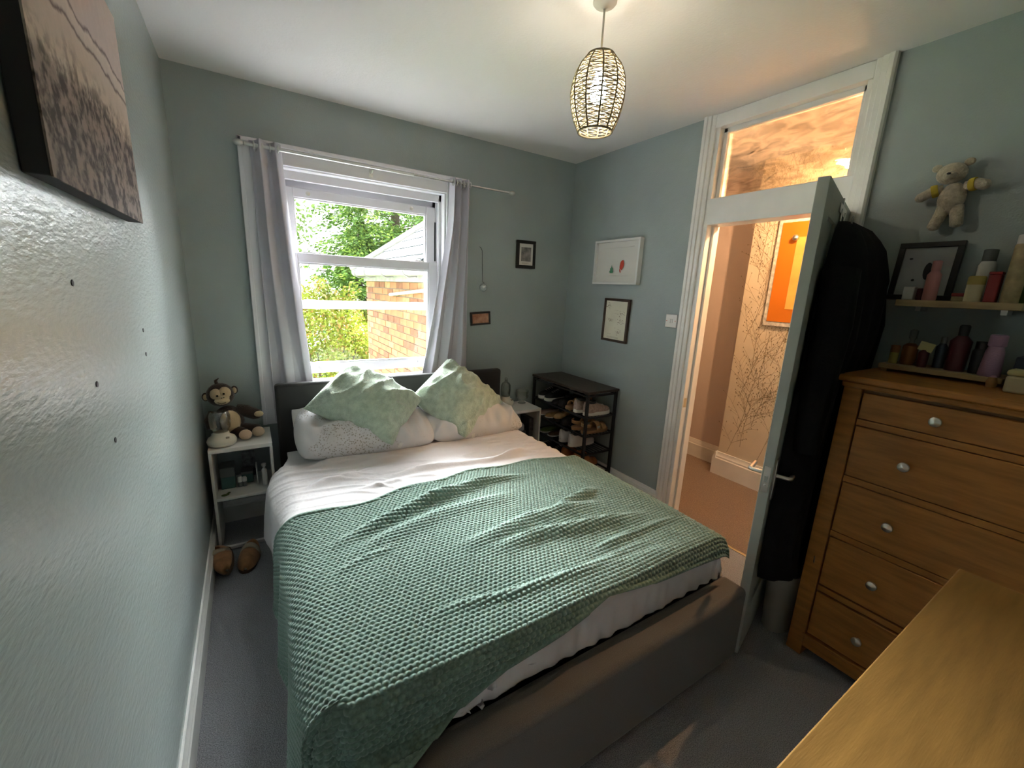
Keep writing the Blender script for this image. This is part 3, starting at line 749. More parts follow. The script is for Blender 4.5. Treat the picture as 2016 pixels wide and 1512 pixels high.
# --- waffle blanket
nx, ny = 620, 540
u = np.linspace(0, 1, nx); v = np.linspace(0, 1, ny)
U, V = np.meshgrid(u, v)
A = (XL-.47) + U*((XR+.075) - (XL-.47))
head = -1.09 + .045*np.cos((A-.4)*4.2+2.6) - .05*np.clip(A-1.3, 0, 1) + .012*np.sin(A*17)
footl = np.interp(A, [-.1, .15, .35, .50, .65, .80, 1.0, 1.2, 1.5, 1.8, 1.9], [-2.62, -2.53, -2.38, -2.275, -2.20, -2.15, -2.13, -2.085, -2.115, -2.14, -2.14])
Bv = head + V*(footl-head)
env = np.clip((V)*25, 0, 1)*np.clip((1-V)*25, 0, 1)
zt = .535 + .012*vnoise(A, Bv, 5, 1) + .007*vnoise(A, Bv, 11, 4) + ridge(A, Bv, BL_R, .026, .024)*env
pu, pv = .0185, .0150
row = np.floor(Bv/pv); fu = (A/pu + .5*(row % 2)) % 1; fv = (Bv/pv) % 1
cell = (np.clip(np.sin(PI*fu), 0, 1)**.6)*(np.clip(np.sin(PI*fv), 0, 1)**.6)
X, Y, Z, SL = drape(A, Bv, zt, fold=.014, rl=.10, rr=.10)
hemw = np.clip(1-np.minimum.reduce([U*1.9, (1-U)*1.9, V*1.2, (1-V)*1.2])/.016, 0, 1)
P = np.stack([X, Y, Z], 2)
gu_ = np.gradient(P, axis=1); gv_ = np.gradient(P, axis=0); Nn = np.cross(gv_, gu_); Nn /= np.linalg.norm(Nn, axis=2)[..., None] + 1e-12
Nn *= np.where(np.sum(Nn*np.array([-.4, -.3, .8]), axis=2) < 0, -1, 1)[..., None]
P = P + Nn*(.0070*cell*(1-hemw) + .009*np.sqrt(np.clip(hemw*(2-hemw), 0, 1)))[..., None]
P[..., 2] = np.maximum(P[..., 2], .012)
blanket = bigmesh('throw_blanket', P, 'blanket_plush')
tag(blanket, 'sage green waffle knit throw draped over the foot half of the bed', 'blanket')

# --- pillows and cushions
def pillow(name, corners, T_, m, label, cat, group, n=72, pinch=.10, seed=1, wr=.010, rnd=.07, ex=.65, fq=38):
    """corners: 4 points (u,v)=(-,-),(+,-),(+,+),(-,+)"""
    c = [np.array(p, float) for p in corners]
    u = np.sin(np.linspace(-PI/2, PI/2, n)); U, V = np.meshgrid(u, u)
    rd = 1 - rnd*(U*V)**2
    cu = U*(1 - pinch*(1-V**2)*np.abs(U)**2)*rd; cv = V*(1 - pinch*(1-U**2)*np.abs(V)**2)*rd
    a_, b_ = (cu+1)/2, (cv+1)/2
    base = ((1-a_)*(1-b_))[..., None]*c[0] + (a_*(1-b_))[..., None]*c[1] + (a_*b_)[..., None]*c[2] + ((1-a_)*b_)[..., None]*c[3]
    nrm = np.cross(c[1]-c[0], c[3]-c[0]); nrm /= np.linalg.norm(nrm)
    prof = (np.clip(1-U**2, 0, 1)**ex)*(np.clip(1-V**2, 0, 1)**ex)
    w_ = wr*vnoise(base[..., 0]*1.0, base[..., 2]*1.0+base[..., 1]*.7, fq, seed) + wr*.8*vnoise(base[..., 0], base[..., 2], 75, seed+5)
    w_ = w_ + wr*.9*np.exp(-(vnoise(base[..., 0]*.6, base[..., 2]*1.5-base[..., 0]*.3, 30, seed+9)/.13)**2)
    e = np.clip((1-np.maximum(abs(U), abs(V)))*6, 0, 1)
    out = []
    for s_ in (1, -1):
        P = base + nrm*((T_*.5*prof*s_) + w_*e)[..., None]
        out.append(P)
    mb = MB(); mb.grid(out[0]); mb.grid(out[1][::-1])
    o = obj(name, mb, m, smooth=True)
    return tag(o, label, cat, group), nrm
pillow('pillow', [(.375,-.59,.535), (1.27,-.61,.525), (1.25,-.19,.69), (.395,-.19,.735)], .24, 'pillow_floral', 'grey floral pillow lying against the headboard on the left side of the bed', 'pillow', 'floral pillows', seed=2, rnd=.20, wr=.020, ex=.5, fq=24)
pillow('pillow', [(1.13,-.59,.525), (1.945,-.575,.515), (1.90,-.19,.65), (1.13,-.19,.69)], .22, 'pillow_floral', 'floral pillow beside the right nightstand under a green cushion', 'pillow', 'floral pillows', seed=4, rnd=.20, wr=.020, ex=.5, fq=24)
pillow('pillow', [(.405,-.36,.575), (1.10,-.36,.56), (1.05,-.20,.72), (.40,-.20,.745)], .13, 'pillow_cotton', 'plain lilac pillow corner poking out behind the left floral pillow', 'pillow', None, seed=9, rnd=.12, wr=.016, ex=.5)
c1, n1 = pillow('cushion', [(.92,-.625,.56), (1.205,-.375,.77), (.77,-.19,1.015), (.465,-.375,.78)], .29, 'cushion_plush', 'fluffy sage green cushion propped cornerwise on the left pillow', 'cushion', 'green cushions', seed=7, wr=.020, rnd=.055, ex=.62, fq=26, pinch=.07)
c2, n2 = pillow('cushion', [(1.38,-.62,.53), (1.84,-.34,.66), (1.43,-.19,1.005), (1.09,-.34,.77)], .29, 'cushion_plush', 'fluffy sage green cushion propped cornerwise on the right pillow', 'cushion', 'green cushions', seed=11, wr=.020, rnd=.055, ex=.62, fq=26, pinch=.07)
for o, (x, y, z), rz in ((c1, (.955, -.635, .575), .3), (c2, (1.43, -.625, .555), -.2)):
    m_ = Matrix.Translation((x, y, z)) @ Matrix.Rotation(rz, 4, 'Y') @ Matrix.Rotation(.5, 4, 'X')
    obj('care_tag', MB().box((-.011, -.001, -.02), (.011, .001, .02), m_), 'paper', o, label='small white sewn-in label')

# ================================================================== CURTAINS
rod = thing('curtain_rod', 'slim metal curtain rod running past the window to the right', 'curtain rod', (1.17, -.075, 2.17))
RY, RZ_ = -.075, 2.172
obj('pole', MB().tube([(.325, RY, RZ_), (1.24, RY, RZ_)], .0095, 12), 'brushed_steel', rod, smooth=40)
obj('pole', MB().tube([(1.10, RY, RZ_), (1.955, RY, RZ_)], .0075, 12), 'chrome', rod, smooth=40)
for x_, s_ in ((.325, -1), (1.955, 1)):
    obj('finial', MB().lathe([(.009, 0), (.012, .004), (.008, .010), (.015, .022), (.017, .034), (.012, .048), (.002, .055)], (x_, RY, RZ_), 12, m=Matrix.Rotation(s_*PI/2, 3, 'Y')), 'brushed_steel', rod, smooth=60)
for x_ in (.37, .985, 1.60): obj('bracket', MB().tube([(x_, -.018, RZ_-.02), (x_, -.04, RZ_-.022), (x_, RY, RZ_-.012)], .006, 8).box((x_-.012, -.022, RZ_-.045), (x_+.012, -.018, RZ_+.01)), 'brushed_steel', rod, smooth=40)
def curtain(label, xt0, xt1, edge_l, edge_r, zb, folds, seed, amp, phase):
    """edge_l/edge_r: x of the two edges as functions of f (0 top .. 1 bottom)"""
    n, m_ = 90, 150
    f = np.linspace(0, 1, n)[:, None]; s_ = np.linspace(0, 1, m_)[None, :]
    xl = np.array([edge_l(t) for t in f[:,0]])[:, None]; xr = np.array([edge_r(t) for t in f[:,0]])[:, None]
    ph = folds*2*PI*s_ + phase + .5*np.sin(3*f + seed)
    am = amp*(1 - .35*f)
    X = xl + (xr-xl)*(s_ + .018*np.sin(ph*2+1)) + 0*f
    Y = RY + .012 + am*np.sin(ph) + .008*np.sin(7*f+9*s_+seed) + .02*f
    Z = (RZ_+.032) + (zb-(RZ_+.032))*f + 0*s_
    t = thing('curtain', label, 'curtain', ((xt0+xt1)/2, RY, zb), group='grey eyelet curtains')
    o = bigmesh('curtain_panel', np.stack([X, np.minimum(Y, -.034), Z], 2), 'curtain_grey', t)
    o.modifiers.new('thick', 'SOLIDIFY').thickness = .004
    for k in range(folds*2):
        x = xt0 + (xt1-xt0)*(k+.5)/(folds*2)
        obj('eyelet', MB().loft([[Vector((x + .004*math.cos(q), RY + (.017+.004*math.sin(q))*math.cos(p), RZ_ + (.017+.004*math.sin(q))*math.sin(p))) for q in np.linspace(0, 2*PI, 6, endpoint=False)] for p in np.linspace(0, 2*PI, 17)], caps=False), 'brushed_steel', t, smooth=True)
    return t
curtain('grey eyelet curtain bunched at the left of the window behind the headboard', .345, .495, lambda f: .345+.012*f, lambda f: .492 + .105*f**1.15, .62, 2, 1.0, .030, .3)
curtain('grey eyelet curtain swept in at the bottom at the right of the window', 1.50, 1.655, lambda f: 1.505 - .05*f - .15*np.clip((f-.18)/.75, 0, 1)**1.25, lambda f: 1.652+.012*f, .74, 3, 2.5, .030, 2.2)

# ================================================================== PICTURES ON WALLS
def frame_x(name, label, cat, y0, y1, z0, z1, depth, bw, fm, pm, wallx=W, sgn=-1, tilt=0, group=None, inner=.006):
    """picture on the right wall (faces -x); returns (root, face x)"""
    t = thing(name, label, cat, (wallx, (y0+y1)/2, (z0+z1)/2), group=group); c = Vector((wallx, (y0+y1)/2, (z0+z1)/2))
    R = Matrix.Translation(c) @ Matrix.Rotation(tilt, 4, 'X') @ Matrix.Translation(-c)
    xa, xb = sorted((wallx + sgn*.001, wallx + sgn*depth))
    for a_, b_ in (((y0,z0),(y1,z0+bw)), ((y0,z1-bw),(y1,z1)), ((y0,z0+bw),(y0+bw,z1-bw)), ((y1-bw,z0+bw),(y1,z1-bw))):
        obj('frame_side', MB().box((xa, min(a_[0],b_[0]), a_[1]), (xb, max(a_[0],b_[0]), b_[1]), R), fm, t, bevel=.0015)
    fx = wallx + sgn*(depth-inner)
    xa2, xb2 = sorted((wallx + sgn*.002, fx))
    pr = obj('picture', MB().box((xa2, y0+bw-.001, z0+bw-.001), (xb2, y1-bw+.001, z1-bw+.001), R), pm, t)
    return t, fx + sgn*.0008, R, pr
def blob(mb, x, cy, cz, pts, R=None):
    vs = [Vector((x, cy+a_, cz+b_)) for a_, b_ in pts]
    if R is not None: vs = [R @ p for p in vs]
    mb.add(vs, [tuple(range(len(vs)))])
def ell(ry, rz, n=14, ang=0, jit=0):
    out = []
    for k in range(n):
        a_ = 2*PI*k/n; r = 1 + random.uniform(-jit, jit); y_, z_ = ry*r*math.cos(a_), rz*r*math.sin(a_)
        out.append((y_*math.cos(ang)-z_*math.sin(ang), y_*math.sin(ang)+z_*math.cos(ang)))
    return out
# white box frame with a small drawing
t, fx, R, pr = frame_x('picture_frame', 'white box frame with a tiny green tree and red shape drawn inside', 'picture', -.800, -.352, 1.553, 1.873, .040, .016, 'white_frame', 'paper', inner=.020)
obj('mount_board', MB().box((fx-.004, -.80+.07, 1.553+.06), (fx, -.352-.07, 1.613)).box((fx-.004, -.73, 1.815), (fx, -.42, 1.82)), 'paper', t)
mb = MB(); blob(mb, fx-.005, -.535, 1.655, [(-.016,-.02),(.016,-.02),(.02,-.005),(.012,.0),(.014,.014),(.006,.018),(0,.04),(-.006,.018),(-.014,.014),(-.012,0),(-.02,-.005)])
obj('tree_drawing', mb, 'green_ink', pr)
mb = MB(); blob(mb, fx-.005, -.636, 1.688, ell(.022, .034, 12, .3, .18)); blob(mb, fx-.005, -.622, 1.650, ell(.006, .016, 10, -.3))
obj('red_drawing', mb, 'red_ink', pr)
# brown frame with sepia sketches
t, fx, R, pr = frame_x('picture_frame', 'narrow dark brown frame with small pencil sketches on cream paper', 'picture', -.742, -.487, 1.128, 1.450, .022, .018, 'brown_frame', 'cream_paper', tilt=.015, inner=.008)
mb = MB()
for cy, cz in ((-.545, 1.395), (-.665, 1.335), (-.56, 1.29), (-.66, 1.285), (-.655, 1.205)):
    for q in range(16):
        y_, z_ = cy + random.gauss(0, .017), cz + random.gauss(0, .011); blob(mb, fx, y_, z_, ell(random.uniform(.003, .011), random.uniform(.001, .0025), 7, random.uniform(-1, 1)), R)
for z_ in (1.164, 1.157): blob(mb, fx, -.60, z_, [(-.06,-.001),(.06,-.001),(.06,.001),(-.06,.001)], R)
for cy, cz in ((-.60, 1.365), (-.60, 1.34), (-.545, 1.185)):
    for q in range(5): blob(mb, fx, cy-.008*q, cz, ell(.003, .0012, 6), R)
obj('sketch_marks', mb, 'sketch_ink', pr)['kind'] = 'stuff'
# back wall frames (face -y)
def frame_y(name, label, x0, x1, z0, z1, depth, bw, fm, pm, tilt=0):
    t = thing(name, label, 'picture', ((x0+x1)/2, 0, (z0+z1)/2)); c = Vector(((x0+x1)/2, 0, (z0+z1)/2))
    R = Matrix.Translation(c) @ Matrix.Rotation(tilt, 4, 'Y') @ Matrix.Translation(-c)
    for a_, b_ in (((x0,z0),(x1,z0+bw)), ((x0,z1-bw),(x1,z1)), ((x0,z0+bw),(x0+bw,z1-bw)), ((x1-bw,z0+bw),(x1,z1-bw))):
        obj('frame_side', MB().box((a_[0], -depth, a_[1]), (b_[0], -.001, b_[1]), R), fm, t, bevel=.0015)
    fy = -(depth-.006)
    pr = obj('picture', MB().box((x0+bw-.001, fy, z0+bw-.001), (x1-bw+.001, -.002, z1-bw+.001), R), pm, t)
    return t, fy-.0008, R, pr
mat('photo_grey', (.10, .095, .09), .5, var=(28, .5, (.30, .27, .25)))
mat('photo_warm', (.30, .10, .045), .5, var=(22, .5, (.55, .30, .19)))
t, fy, R, pr = frame_y('picture_frame', 'small black frame with a grey photograph in a white mount', 2.085, 2.262, 1.652, 1.863, .02, .024, 'black_frame', 'paper', tilt=-.012)
c = Vector((2.1735, 0, 1.7575)); obj('photograph', MB().box((2.128, fy-.0006, 1.705), (2.219, fy+.001, 1.812), R), 'photo_grey', t)
obj('caption_line', MB().box((2.135, fy-.0004, 1.692), (2.20, fy+.001, 1.6945), R).box((2.135, fy-.0004, 1.686), (2.185, fy+.001, 1.6885), R), 'sketch_ink', pr)
frame_y('picture_frame', 'tiny dark frame with a warm toned photograph beside the curtain', 1.698, 1.868, 1.205, 1.305, .018, .014, 'black_frame', 'photo_warm', tilt=-.07)
# bauble on a ribbon
t = thing('bauble_ornament', 'small glittery silver bauble hanging on a black ribbon', 'ornament', (1.788, -.012, 1.778))
obj('ribbon', MB().tube([(1.765, -.003, 1.782), (1.774, -.006, 1.775), (1.784, -.008, 1.755), (1.787, -.01, 1.65), (1.788, -.02, 1.525)], .0045, 6, flat=.4), 'ribbon_black', t, smooth=60)
obj('ball', MB().ball((1.788, -.034, 1.488), .031, 20), mat('glitter', (.62, .65, .66), .22, bump=(140, .008), metal=1), t, smooth=True)
obj('cap', MB().lathe([(.008, 0), (.008, .010), (.003, .013)], (1.788, -.034, 1.517), 8), 'chrome', t)
# light switch
t = thing('light_switch', 'square white double light switch beside the door casing', 'switch', (W, -1.105, 1.328))
obj('plate', MB().box((W-.012, -1.148, 1.286), (W-.0005, -1.062, 1.370)), 'switch_plastic', t, bevel=.003)
for y_ in (-1.112, -1.098): obj('rocker', MB().box((W-.016, y_-.005, 1.314), (W-.011, y_+.005, 1.340)), 'switch_plastic', t, bevel=.001)
for y_ in (-1.138, -1.072): obj('screw', MB().lathe([(.003, 0), (.003, .002)], (W-.012, y_, 1.328), 8, m=Matrix.Rotation(-PI/2, 3, 'Y')), 'switch_red', t)
# canvas on the left wall
t = thing('canvas_picture', 'large sepia beach landscape canvas on the left wall', 'picture', (0, -1.60, 1.62))
obj('canvas_front', MB().box((.033, -1.937, 1.62), (.036, -1.268, 2.12)), 'canvas_print', t)
obj('canvas_wrap', MB().box((.002, -1.936, 1.621), (.0335, -1.269, 2.119)), mat('canvas_side', (.035, .032, .034), .85), t, bevel=.002)
mb = MB()
for i in range(9):
    y0 = -1.42 - .03*i + random.uniform(-.01, .01); h = random.uniform(.02, .05); mb.add([(.0366, y0, 1.815), (.0366, y0+.004, 1.815), (.0366, y0+.004+random.uniform(-.01, .01), 1.815+h)], [(0,1,2)])
obj('grass_marks', mb, 'dark_ink', t)['kind'] = 'stuff'
# rawl holes in the left wall
for y_, z_ in ((-1.265, 1.318), (-1.275, 1.248), (-1.765, 1.262), (-1.71, 1.125), (-1.80, 1.46)):
    o = obj('wall_plug', MB().lathe([(.0055, 0), (.0065, .0015), (.004, .0015)], (.0, y_, z_), 8, m=Matrix.Rotation(PI/2, 3, 'Y')), 'dark_ink', bpy.data.objects['wall_left'])

# ================================================================== PENDANT LAMP
PX, PY = 1.44, -1.554
t = thing('pendant_lamp', 'egg shaped woven rattan pendant lamp hanging lit from the ceiling', 'lamp', (PX, PY, H))
obj('ceiling_rose', MB().lathe([(.042, 0), (.042, -.006), (.036, -.013), (.014, -.018), (.006, -.024)], (PX, PY, H), 24), 'cord_white', t, smooth=40)
obj('cord', MB().tube([(PX, PY, H-.015), (PX, PY, 2.34)], .0035, 8), 'cord_white', t, smooth=True)
ZB, ZT = 2.078, 2.330
SP = [(.060, 2.078), (.076, 2.10), (.092, 2.15), (.100, 2.195), (.099, 2.235), (.088, 2.275), (.070, 2.308), (.042, 2.330)]
_zz = np.array([p[1] for p in SP]); _rr = np.array([p[0] for p in SP])
_fz = np.linspace(ZB, ZT, 60); _fr2 = np.interp(_fz, _zz, _rr); _fr2 = np.convolve(np.pad(_fr2, 4, 'edge'), np.ones(9)/9, 'valid')
sr = lambda z: float(np.interp(z, _fz, _fr2))
NR = 11
ringm = lambda z: MB().tube([(PX+sr(z)*math.cos(k*PI/18), PY+sr(z)*math.sin(k*PI/18), z) for k in range(37)], .0035, 6)
sh = obj('shade_frame', ringm(ZB), 'rib_dark', t, smooth=60)
obj('top_ring', ringm(ZT).tube([(PX-sr(ZT), PY, ZT), (PX+sr(ZT), PY, ZT)], .002, 6).tube([(PX, PY-sr(ZT), ZT), (PX, PY+sr(ZT), ZT)], .002, 6), 'rib_dark', sh, smooth=60)
for k in range(NR):
    a_ = 2*PI*k/NR + .12
    obj('rib', MB().tube([(PX+sr(z)*math.cos(a_), PY+sr(z)*math.sin(a_), z) for z in np.linspace(ZB, ZT, 16)], .0032, 6), 'rib_dark', sh, smooth=60)
    a2 = a_ + 2*PI/NR; mb = MB(); z = ZB+.006; up_ = True
    rng = random.Random(k)
    while z < ZT-.006:
        z0, z1 = (z, z+rng.uniform(.004, .011)) if up_ else (z+rng.uniform(.004, .011), z)
        z0, z1 = min(z0, ZT-.002), min(z1, ZT-.002)
        pts = []
        for q in range(5):
            f = q/4; aa = a_ + (a2-a_)*f; zz = z0+(z1-z0)*f; r = sr(zz)*(1-.018*math.sin(PI*f)); pts.append((PX+r*math.cos(aa), PY+r*math.sin(aa), zz))
        mb.tube(pts, rng.uniform(.0016, .0024), 5, caps=False); up_ = not up_; z += rng.uniform(.0055, .0085)
    obj('woven_panel', mb, 'rattan', sh, smooth=True)
obj('lamp_holder', MB().lathe([(.014, 2.345), (.018, 2.33), (.019, 2.30), (.014, 2.28)], (PX, PY, 0), 14), 'cord_white', t, smooth=50)
obj('bulb', MB().lathe([(.013, 2.285), (.014, 2.265), (.024, 2.245), (.030, 2.220), (.030, 2.205), (.024, 2.185), (.012, 2.173), (1e-4, 2.170)], (PX, PY, 0), 20), 'bulb_glow', t, smooth=True)

# hall pendant (seen as a glint through the transom)
t = thing('hall_lamp', 'bright warm bulb of the landing lamp seen low in the transom', 'lamp', (3.12, -1.775, H))
obj('cord', MB().tube([(3.12, -1.775, H), (3.12, -1.775, 2.25)], .004, 6), 'cord_white', t)
obj('light_block_cone', MB().lathe([(.018, 2.285), (.030, 2.280), (.085, 2.236), (.083, 2.234), (.028, 2.276), (.016, 2.28)], (3.12, -1.775, 0), 20), 'white_plastic', t, smooth=50)  # added cone, shaped to keep the bulb's light off the landing ceiling
obj('bulb', MB().lathe([(.010, 2.25), (.011, 2.235), (.018, 2.205), (.019, 2.195), (.014, 2.178), (1e-4, 2.172)], (3.12, -1.775, 0), 16), 'hall_glow', t, smooth=True)
# hall picture
t = thing('hall_picture', 'tall orange picture in a grey frame on the papered landing wall', 'picture', (HX1, -1.42, 1.33))
obj('frame', MB().box((HX1-.02, -1.72, 1.30), (HX1-.001, -1.175, 2.07)), 'silver_frame', t, bevel=.004)
obj('mount', MB().box((HX1-.024, -1.69, 1.335), (HX1-.019, -1.205, 2.035)), 'orange_art', t)
obj('print', MB().box((HX1-.027, -1.62, 1.43), (HX1-.023, -1.318, 1.93)), mat('amber_print', (.70, .36, .08), .6, var=(5, .15)), t)
t = thing('metal_knob', 'small metal knob at the edge of the orange landing picture', 'knob', (HX1-.03, -1.31, 1.93))
obj('knob', MB().ball((HX1-.045, -1.315, 1.925), (.02, .022, .022), 12).tube([(HX1-.02, -1.315, 1.925), (HX1-.045, -1.315, 1.925)], .008, 8), 'brushed_steel', t, smooth=60)

# ================================================================== NIGHTSTANDS
def nightstand(label, x0, x1, y0, y1, z1, shelf):
    t = thing('nightstand', label, 'nightstand', ((x0+x1)/2, (y0+y1)/2, 0), group='white nightstands'); d = .014
    obj('top', MB().box((x0, y0, z1-.022), (x1, y1, z1)), 'white_laminate', t, bevel=.002)
    obj('side', MB().box((x0, y0, 0.0), (x0+d, y1, z1-.022)), 'white_laminate', t, bevel=.0015)
    obj('side', MB().box((x1-d, y0, 0.0), (x1, y1, z1-.022)), 'white_laminate', t, bevel=.0015)
    obj('shelf', MB().box((x0+d, y0+.002, shelf-.016), (x1-d, y1, shelf)), 'white_laminate', t, bevel=.0015)
    obj('bottom_rail', MB().box((x0+d, y0, .008), (x1-d, y0+.02, .024)), 'white_laminate', t, bevel=.0015)
    obj('back_rail', MB().box((x0+d, y1-.012, z1-.12), (x1-d, y1, z1-.022)), 'white_laminate', t)
nightstand('narrow open white nightstand in the corner left of the bed', .030, .322, -.355, -.055, .598, .318)
nightstand('narrow open white nightstand between the bed and the shoe rack', 1.912, 2.192, -.315, -.055, .570, .27)

def warmer(label, c, s=1.0, jar='round'):
    x, y, z = c; t = thing('candle_lantern', label, 'lantern', c)
    P = lambda pr: [(r*s, z+h*s) for r, h in pr]
    obj('base', MB().lathe(P([(.055, 0), (.066, .010), (.070, .028), (.062, .045), (.040, .058), (.037, .072), (.034, .076)]), (x, y, 0), 32), 'ceramic_cream', t, smooth=50)
    obj('dial', MB().box((x+.022*s, y-.056*s, z+.050*s), (x+.038*s, y-.045*s, z+.058*s)), 'sketch_ink', t)
    if jar == 'round': pr = [(.034, .076), (.036, .082), (.046, .10), (.050, .13), (.050, .165), (.044, .185), (.036, .190), (.034, .188), (.041, .183), (.047, .165), (.047, .13), (.043, .10), (.032, .080)]
    else: pr = [(.034, .076), (.036, .085), (.040, .12), (.040, .165), (.030, .185), (.012, .195), (.012, .210), (.010, .210), (.010, .193), (.028, .182), (.037, .163), (.037, .12), (.031, .08)]
    g_ = obj('glass_jar', MB().lathe(P(pr), (x, y, 0), 28), 'clear_glass', t, smooth=50)
    if jar == 'bell': obj('glass_knob', MB().ball((x, y, z+.216*s), .013*s, 12), 'clear_glass', t, smooth=True)
    return t
warmer('cream lantern with a clear glass jar in front of the plush monkey', (.092, -.285, .599), .98)
warmer('cream lantern with a clear bell jar on the right nightstand', (1.965, -.13, .571), 1.0, 'bell')
t = thing('glass_bowl', 'small clear footed glass bowl on the right nightstand', 'bowl', (2.125, -.13, .571))
obj('bowl', MB().lathe([(.030, .571), (.034, .575), (.018, .590), (.030, .600), (.052, .62), (.058, .65), (.054, .675), (.056, .680), (.051, .680), (.051, .674), (.054, .65), (.048, .622), (.026, .605), (.002, .600)], (2.125, -.13, 0), 28), 'clear_glass', t, smooth=50)

# plush monkey
t = thing('monkey_plush', 'dark brown plush monkey with tan face sitting on the left nightstand', 'soft toy', (.13, -.14, .598))
obj('body', MB().ball((.125, -.135, .685), (.075, .062, .090), 20), 'monkey_fur', t, smooth=True)
obj('belly', MB().ball((.132, -.172, .690), (.052, .036, .066), 18), 'monkey_skin', t, smooth=True)
hd = obj('head', MB().ball((.100, -.155, .845), (.066, .058, .066), 22), 'monkey_fur', t, smooth=True)
rot = Matrix.Rotation(-.18, 4, 'Y')
obj('face', MB().ball((.084, -.194, .858), (.030, .024, .032), 16).ball((.122, -.194, .864), (.030, .024, .033), 16).ball((.106, -.194, .836), (.038, .026, .028), 16), 'monkey_skin', hd, smooth=True)
obj('muzzle', MB().ball((.108, -.205, .822), (.036, .028, .020), 16), 'monkey_skin', hd, smooth=True)
for x_, z_ in ((.089, .854), (.119, .863)): obj('eye', MB().ball((x_, -.219, z_), .0058, 10), 'eye_black', hd, smooth=True)
obj('nostril', MB().ball((.108, -.224, .842), .0028, 8).ball((.118, -.224, .844), .0028, 8), 'eye_black', hd)
obj('smile', MB().tube([(.088, -.228, .820), (.105, -.233, .812), (.125, -.230, .817)], .0018, 5), 'monkey_fur', hd)
for x_, z_ in ((.032, .838), (.166, .866)): e_ = obj('ear', MB().ball((x_, -.150, z_), (.018, .012, .024), 14), 'monkey_fur', hd, smooth=True); obj('inner_ear', MB().ball((x_, -.160, z_), (.011, .006, .017), 12), 'monkey_skin', e_, smooth=True)
obj('hair_tuft', MB().tube([(.09, -.15, .90), (.085, -.15, .925), (.10, -.15, .938)], [.012, .008, .002], 6), 'monkey_fur', hd, smooth=True)
obj('arm', MB().tube([(.165, -.13, .745), (.21, -.135, .735), (.255, -.15, .715), (.275, -.16, .715)], [.034, .036, .034, .026], 12), 'monkey_fur', t, smooth=True)
obj('hand', MB().ball((.272, -.183, .722), (.024, .018, .017), 14), 'monkey_skin', t, smooth=True)
obj('arm', MB().tube([(.06, -.13, .74), (.042, -.15, .70), (.045, -.17, .66)], [.03, .03, .024], 12), 'monkey_fur', t, smooth=True)
obj('leg', MB().tube([(.14, -.12, .630), (.21, -.15, .628), (.262, -.19, .632)], [.040, .036, .030], 12), 'monkey_fur', t, smooth=True)
obj('leg', MB().tube([(.11, -.12, .630), (.16, -.18, .628), (.195, -.225, .630)], [.038, .034, .028], 12), 'monkey_fur', t, smooth=True)
for x_, y_ in ((.200, -.252), (.262, -.222)): obj('foot', MB().ball((x_, y_, .629), (.032, .026, .029), 16), 'monkey_paw', t, smooth=True)

# things in the left nightstand
def boxthing(name, label, cat, a, b, m, bev=.003, lid=None, group=None):
    t = thing(name, label, cat, ((a[0]+b[0])/2, (a[1]+b[1])/2, a[2]), group=group)
    if lid:
        zl = a[2] + (b[2]-a[2])*(1-lid[0])
        obj('body', MB().box(a, (b[0], b[1], zl)), m, t, bevel=bev)
        obj('lid', MB().box((a[0]-.001, a[1]-.001, zl), (b[0]+.001, b[1]+.001, b[2])), lid[1], t, bevel=bev)
    else: obj('body', MB().box(a, b), m, t, bevel=bev)
    return t
def bottle(name, label, cat, c, prof, m, cap=None, cm=None, n=20, group=None, sy=1):
    t = thing(name, label, cat, c, group=group)
    obj('body', MB().lathe([(r, c[2]+h) for r, h in prof], (c[0], c[1], 0), n, sy=sy), m, t, smooth=45)
    if cap: obj('cap', MB().lathe([(r, c[2]+h) for r, h in cap], (c[0], c[1], 0), n, sy=sy), cm, t, smooth=45)
    return t
SZ = .3185
boxthing('tissue_box', 'pale grey box with teal lower half in the left nightstand', 'box', (.062, -.24, SZ), (.128, -.13, SZ+.125), 'teal_box', lid=(.45, 'grey_box'))
boxthing('storage_tin', 'dull green tin in the middle of the left nightstand', 'tin', (.158, -.20, SZ), (.215, -.12, SZ+.07), 'teal_box', lid=(.25, 'grey_box'))
boxthing('photo_card', 'grey patterned card propped at the back of the left nightstand', 'card', (.165, -.105, SZ), (.23, -.095, SZ+.16), mat('card_pattern', (.12, .12, .13), .6, var=(40, .6)))
for i, (x_, z_) in enumerate(((.150, .062), (.172, .056))):
    bottle('small_jar', ('white lidded jar in the left nightstand nearer the wall', 'white lidded jar in the left nightstand nearer the tin')[i], 'jar', (x_, -.235, SZ), [(.011, 0), (.012, .02), (.010, .03)], 'grey_box', [(.012, .03), (.012, z_-.008), (.009, z_)], 'white_plastic', 14)
bottle('spray_bottle', 'slim white bottle with pump top at the right of the left nightstand', 'bottle', (.272, -.265, SZ), [(.013, 0), (.014, .09), (.008, .10)], 'white_plastic', [(.006, .10), (.006, .112), (.012, .114), (.012, .128), (.004, .130)], 'brushed_steel', 14)
boxthing('phone_stand', 'thin white bracket stand in the left nightstand', 'stand', (.232, -.245, SZ), (.238, -.16, SZ+.105), 'white_plastic', lid=(.06, 'white_plastic'))
t = thing('hair_clip', 'dark hair clips lying on the left nightstand shelf', 'clip', (.082, -.325, SZ))
obj('clip', MB().ball((.078, -.33, SZ+.006), (.016, .007, .006), 10).ball((.092, -.322, SZ+.006), (.009, .006, .006), 10), 'olive_leaf', t, smooth=True)
obj('clip', MB().ball((.098, -.300, SZ+.004), (.008, .004, .004), 10), 'olive_leaf', t, smooth=True)
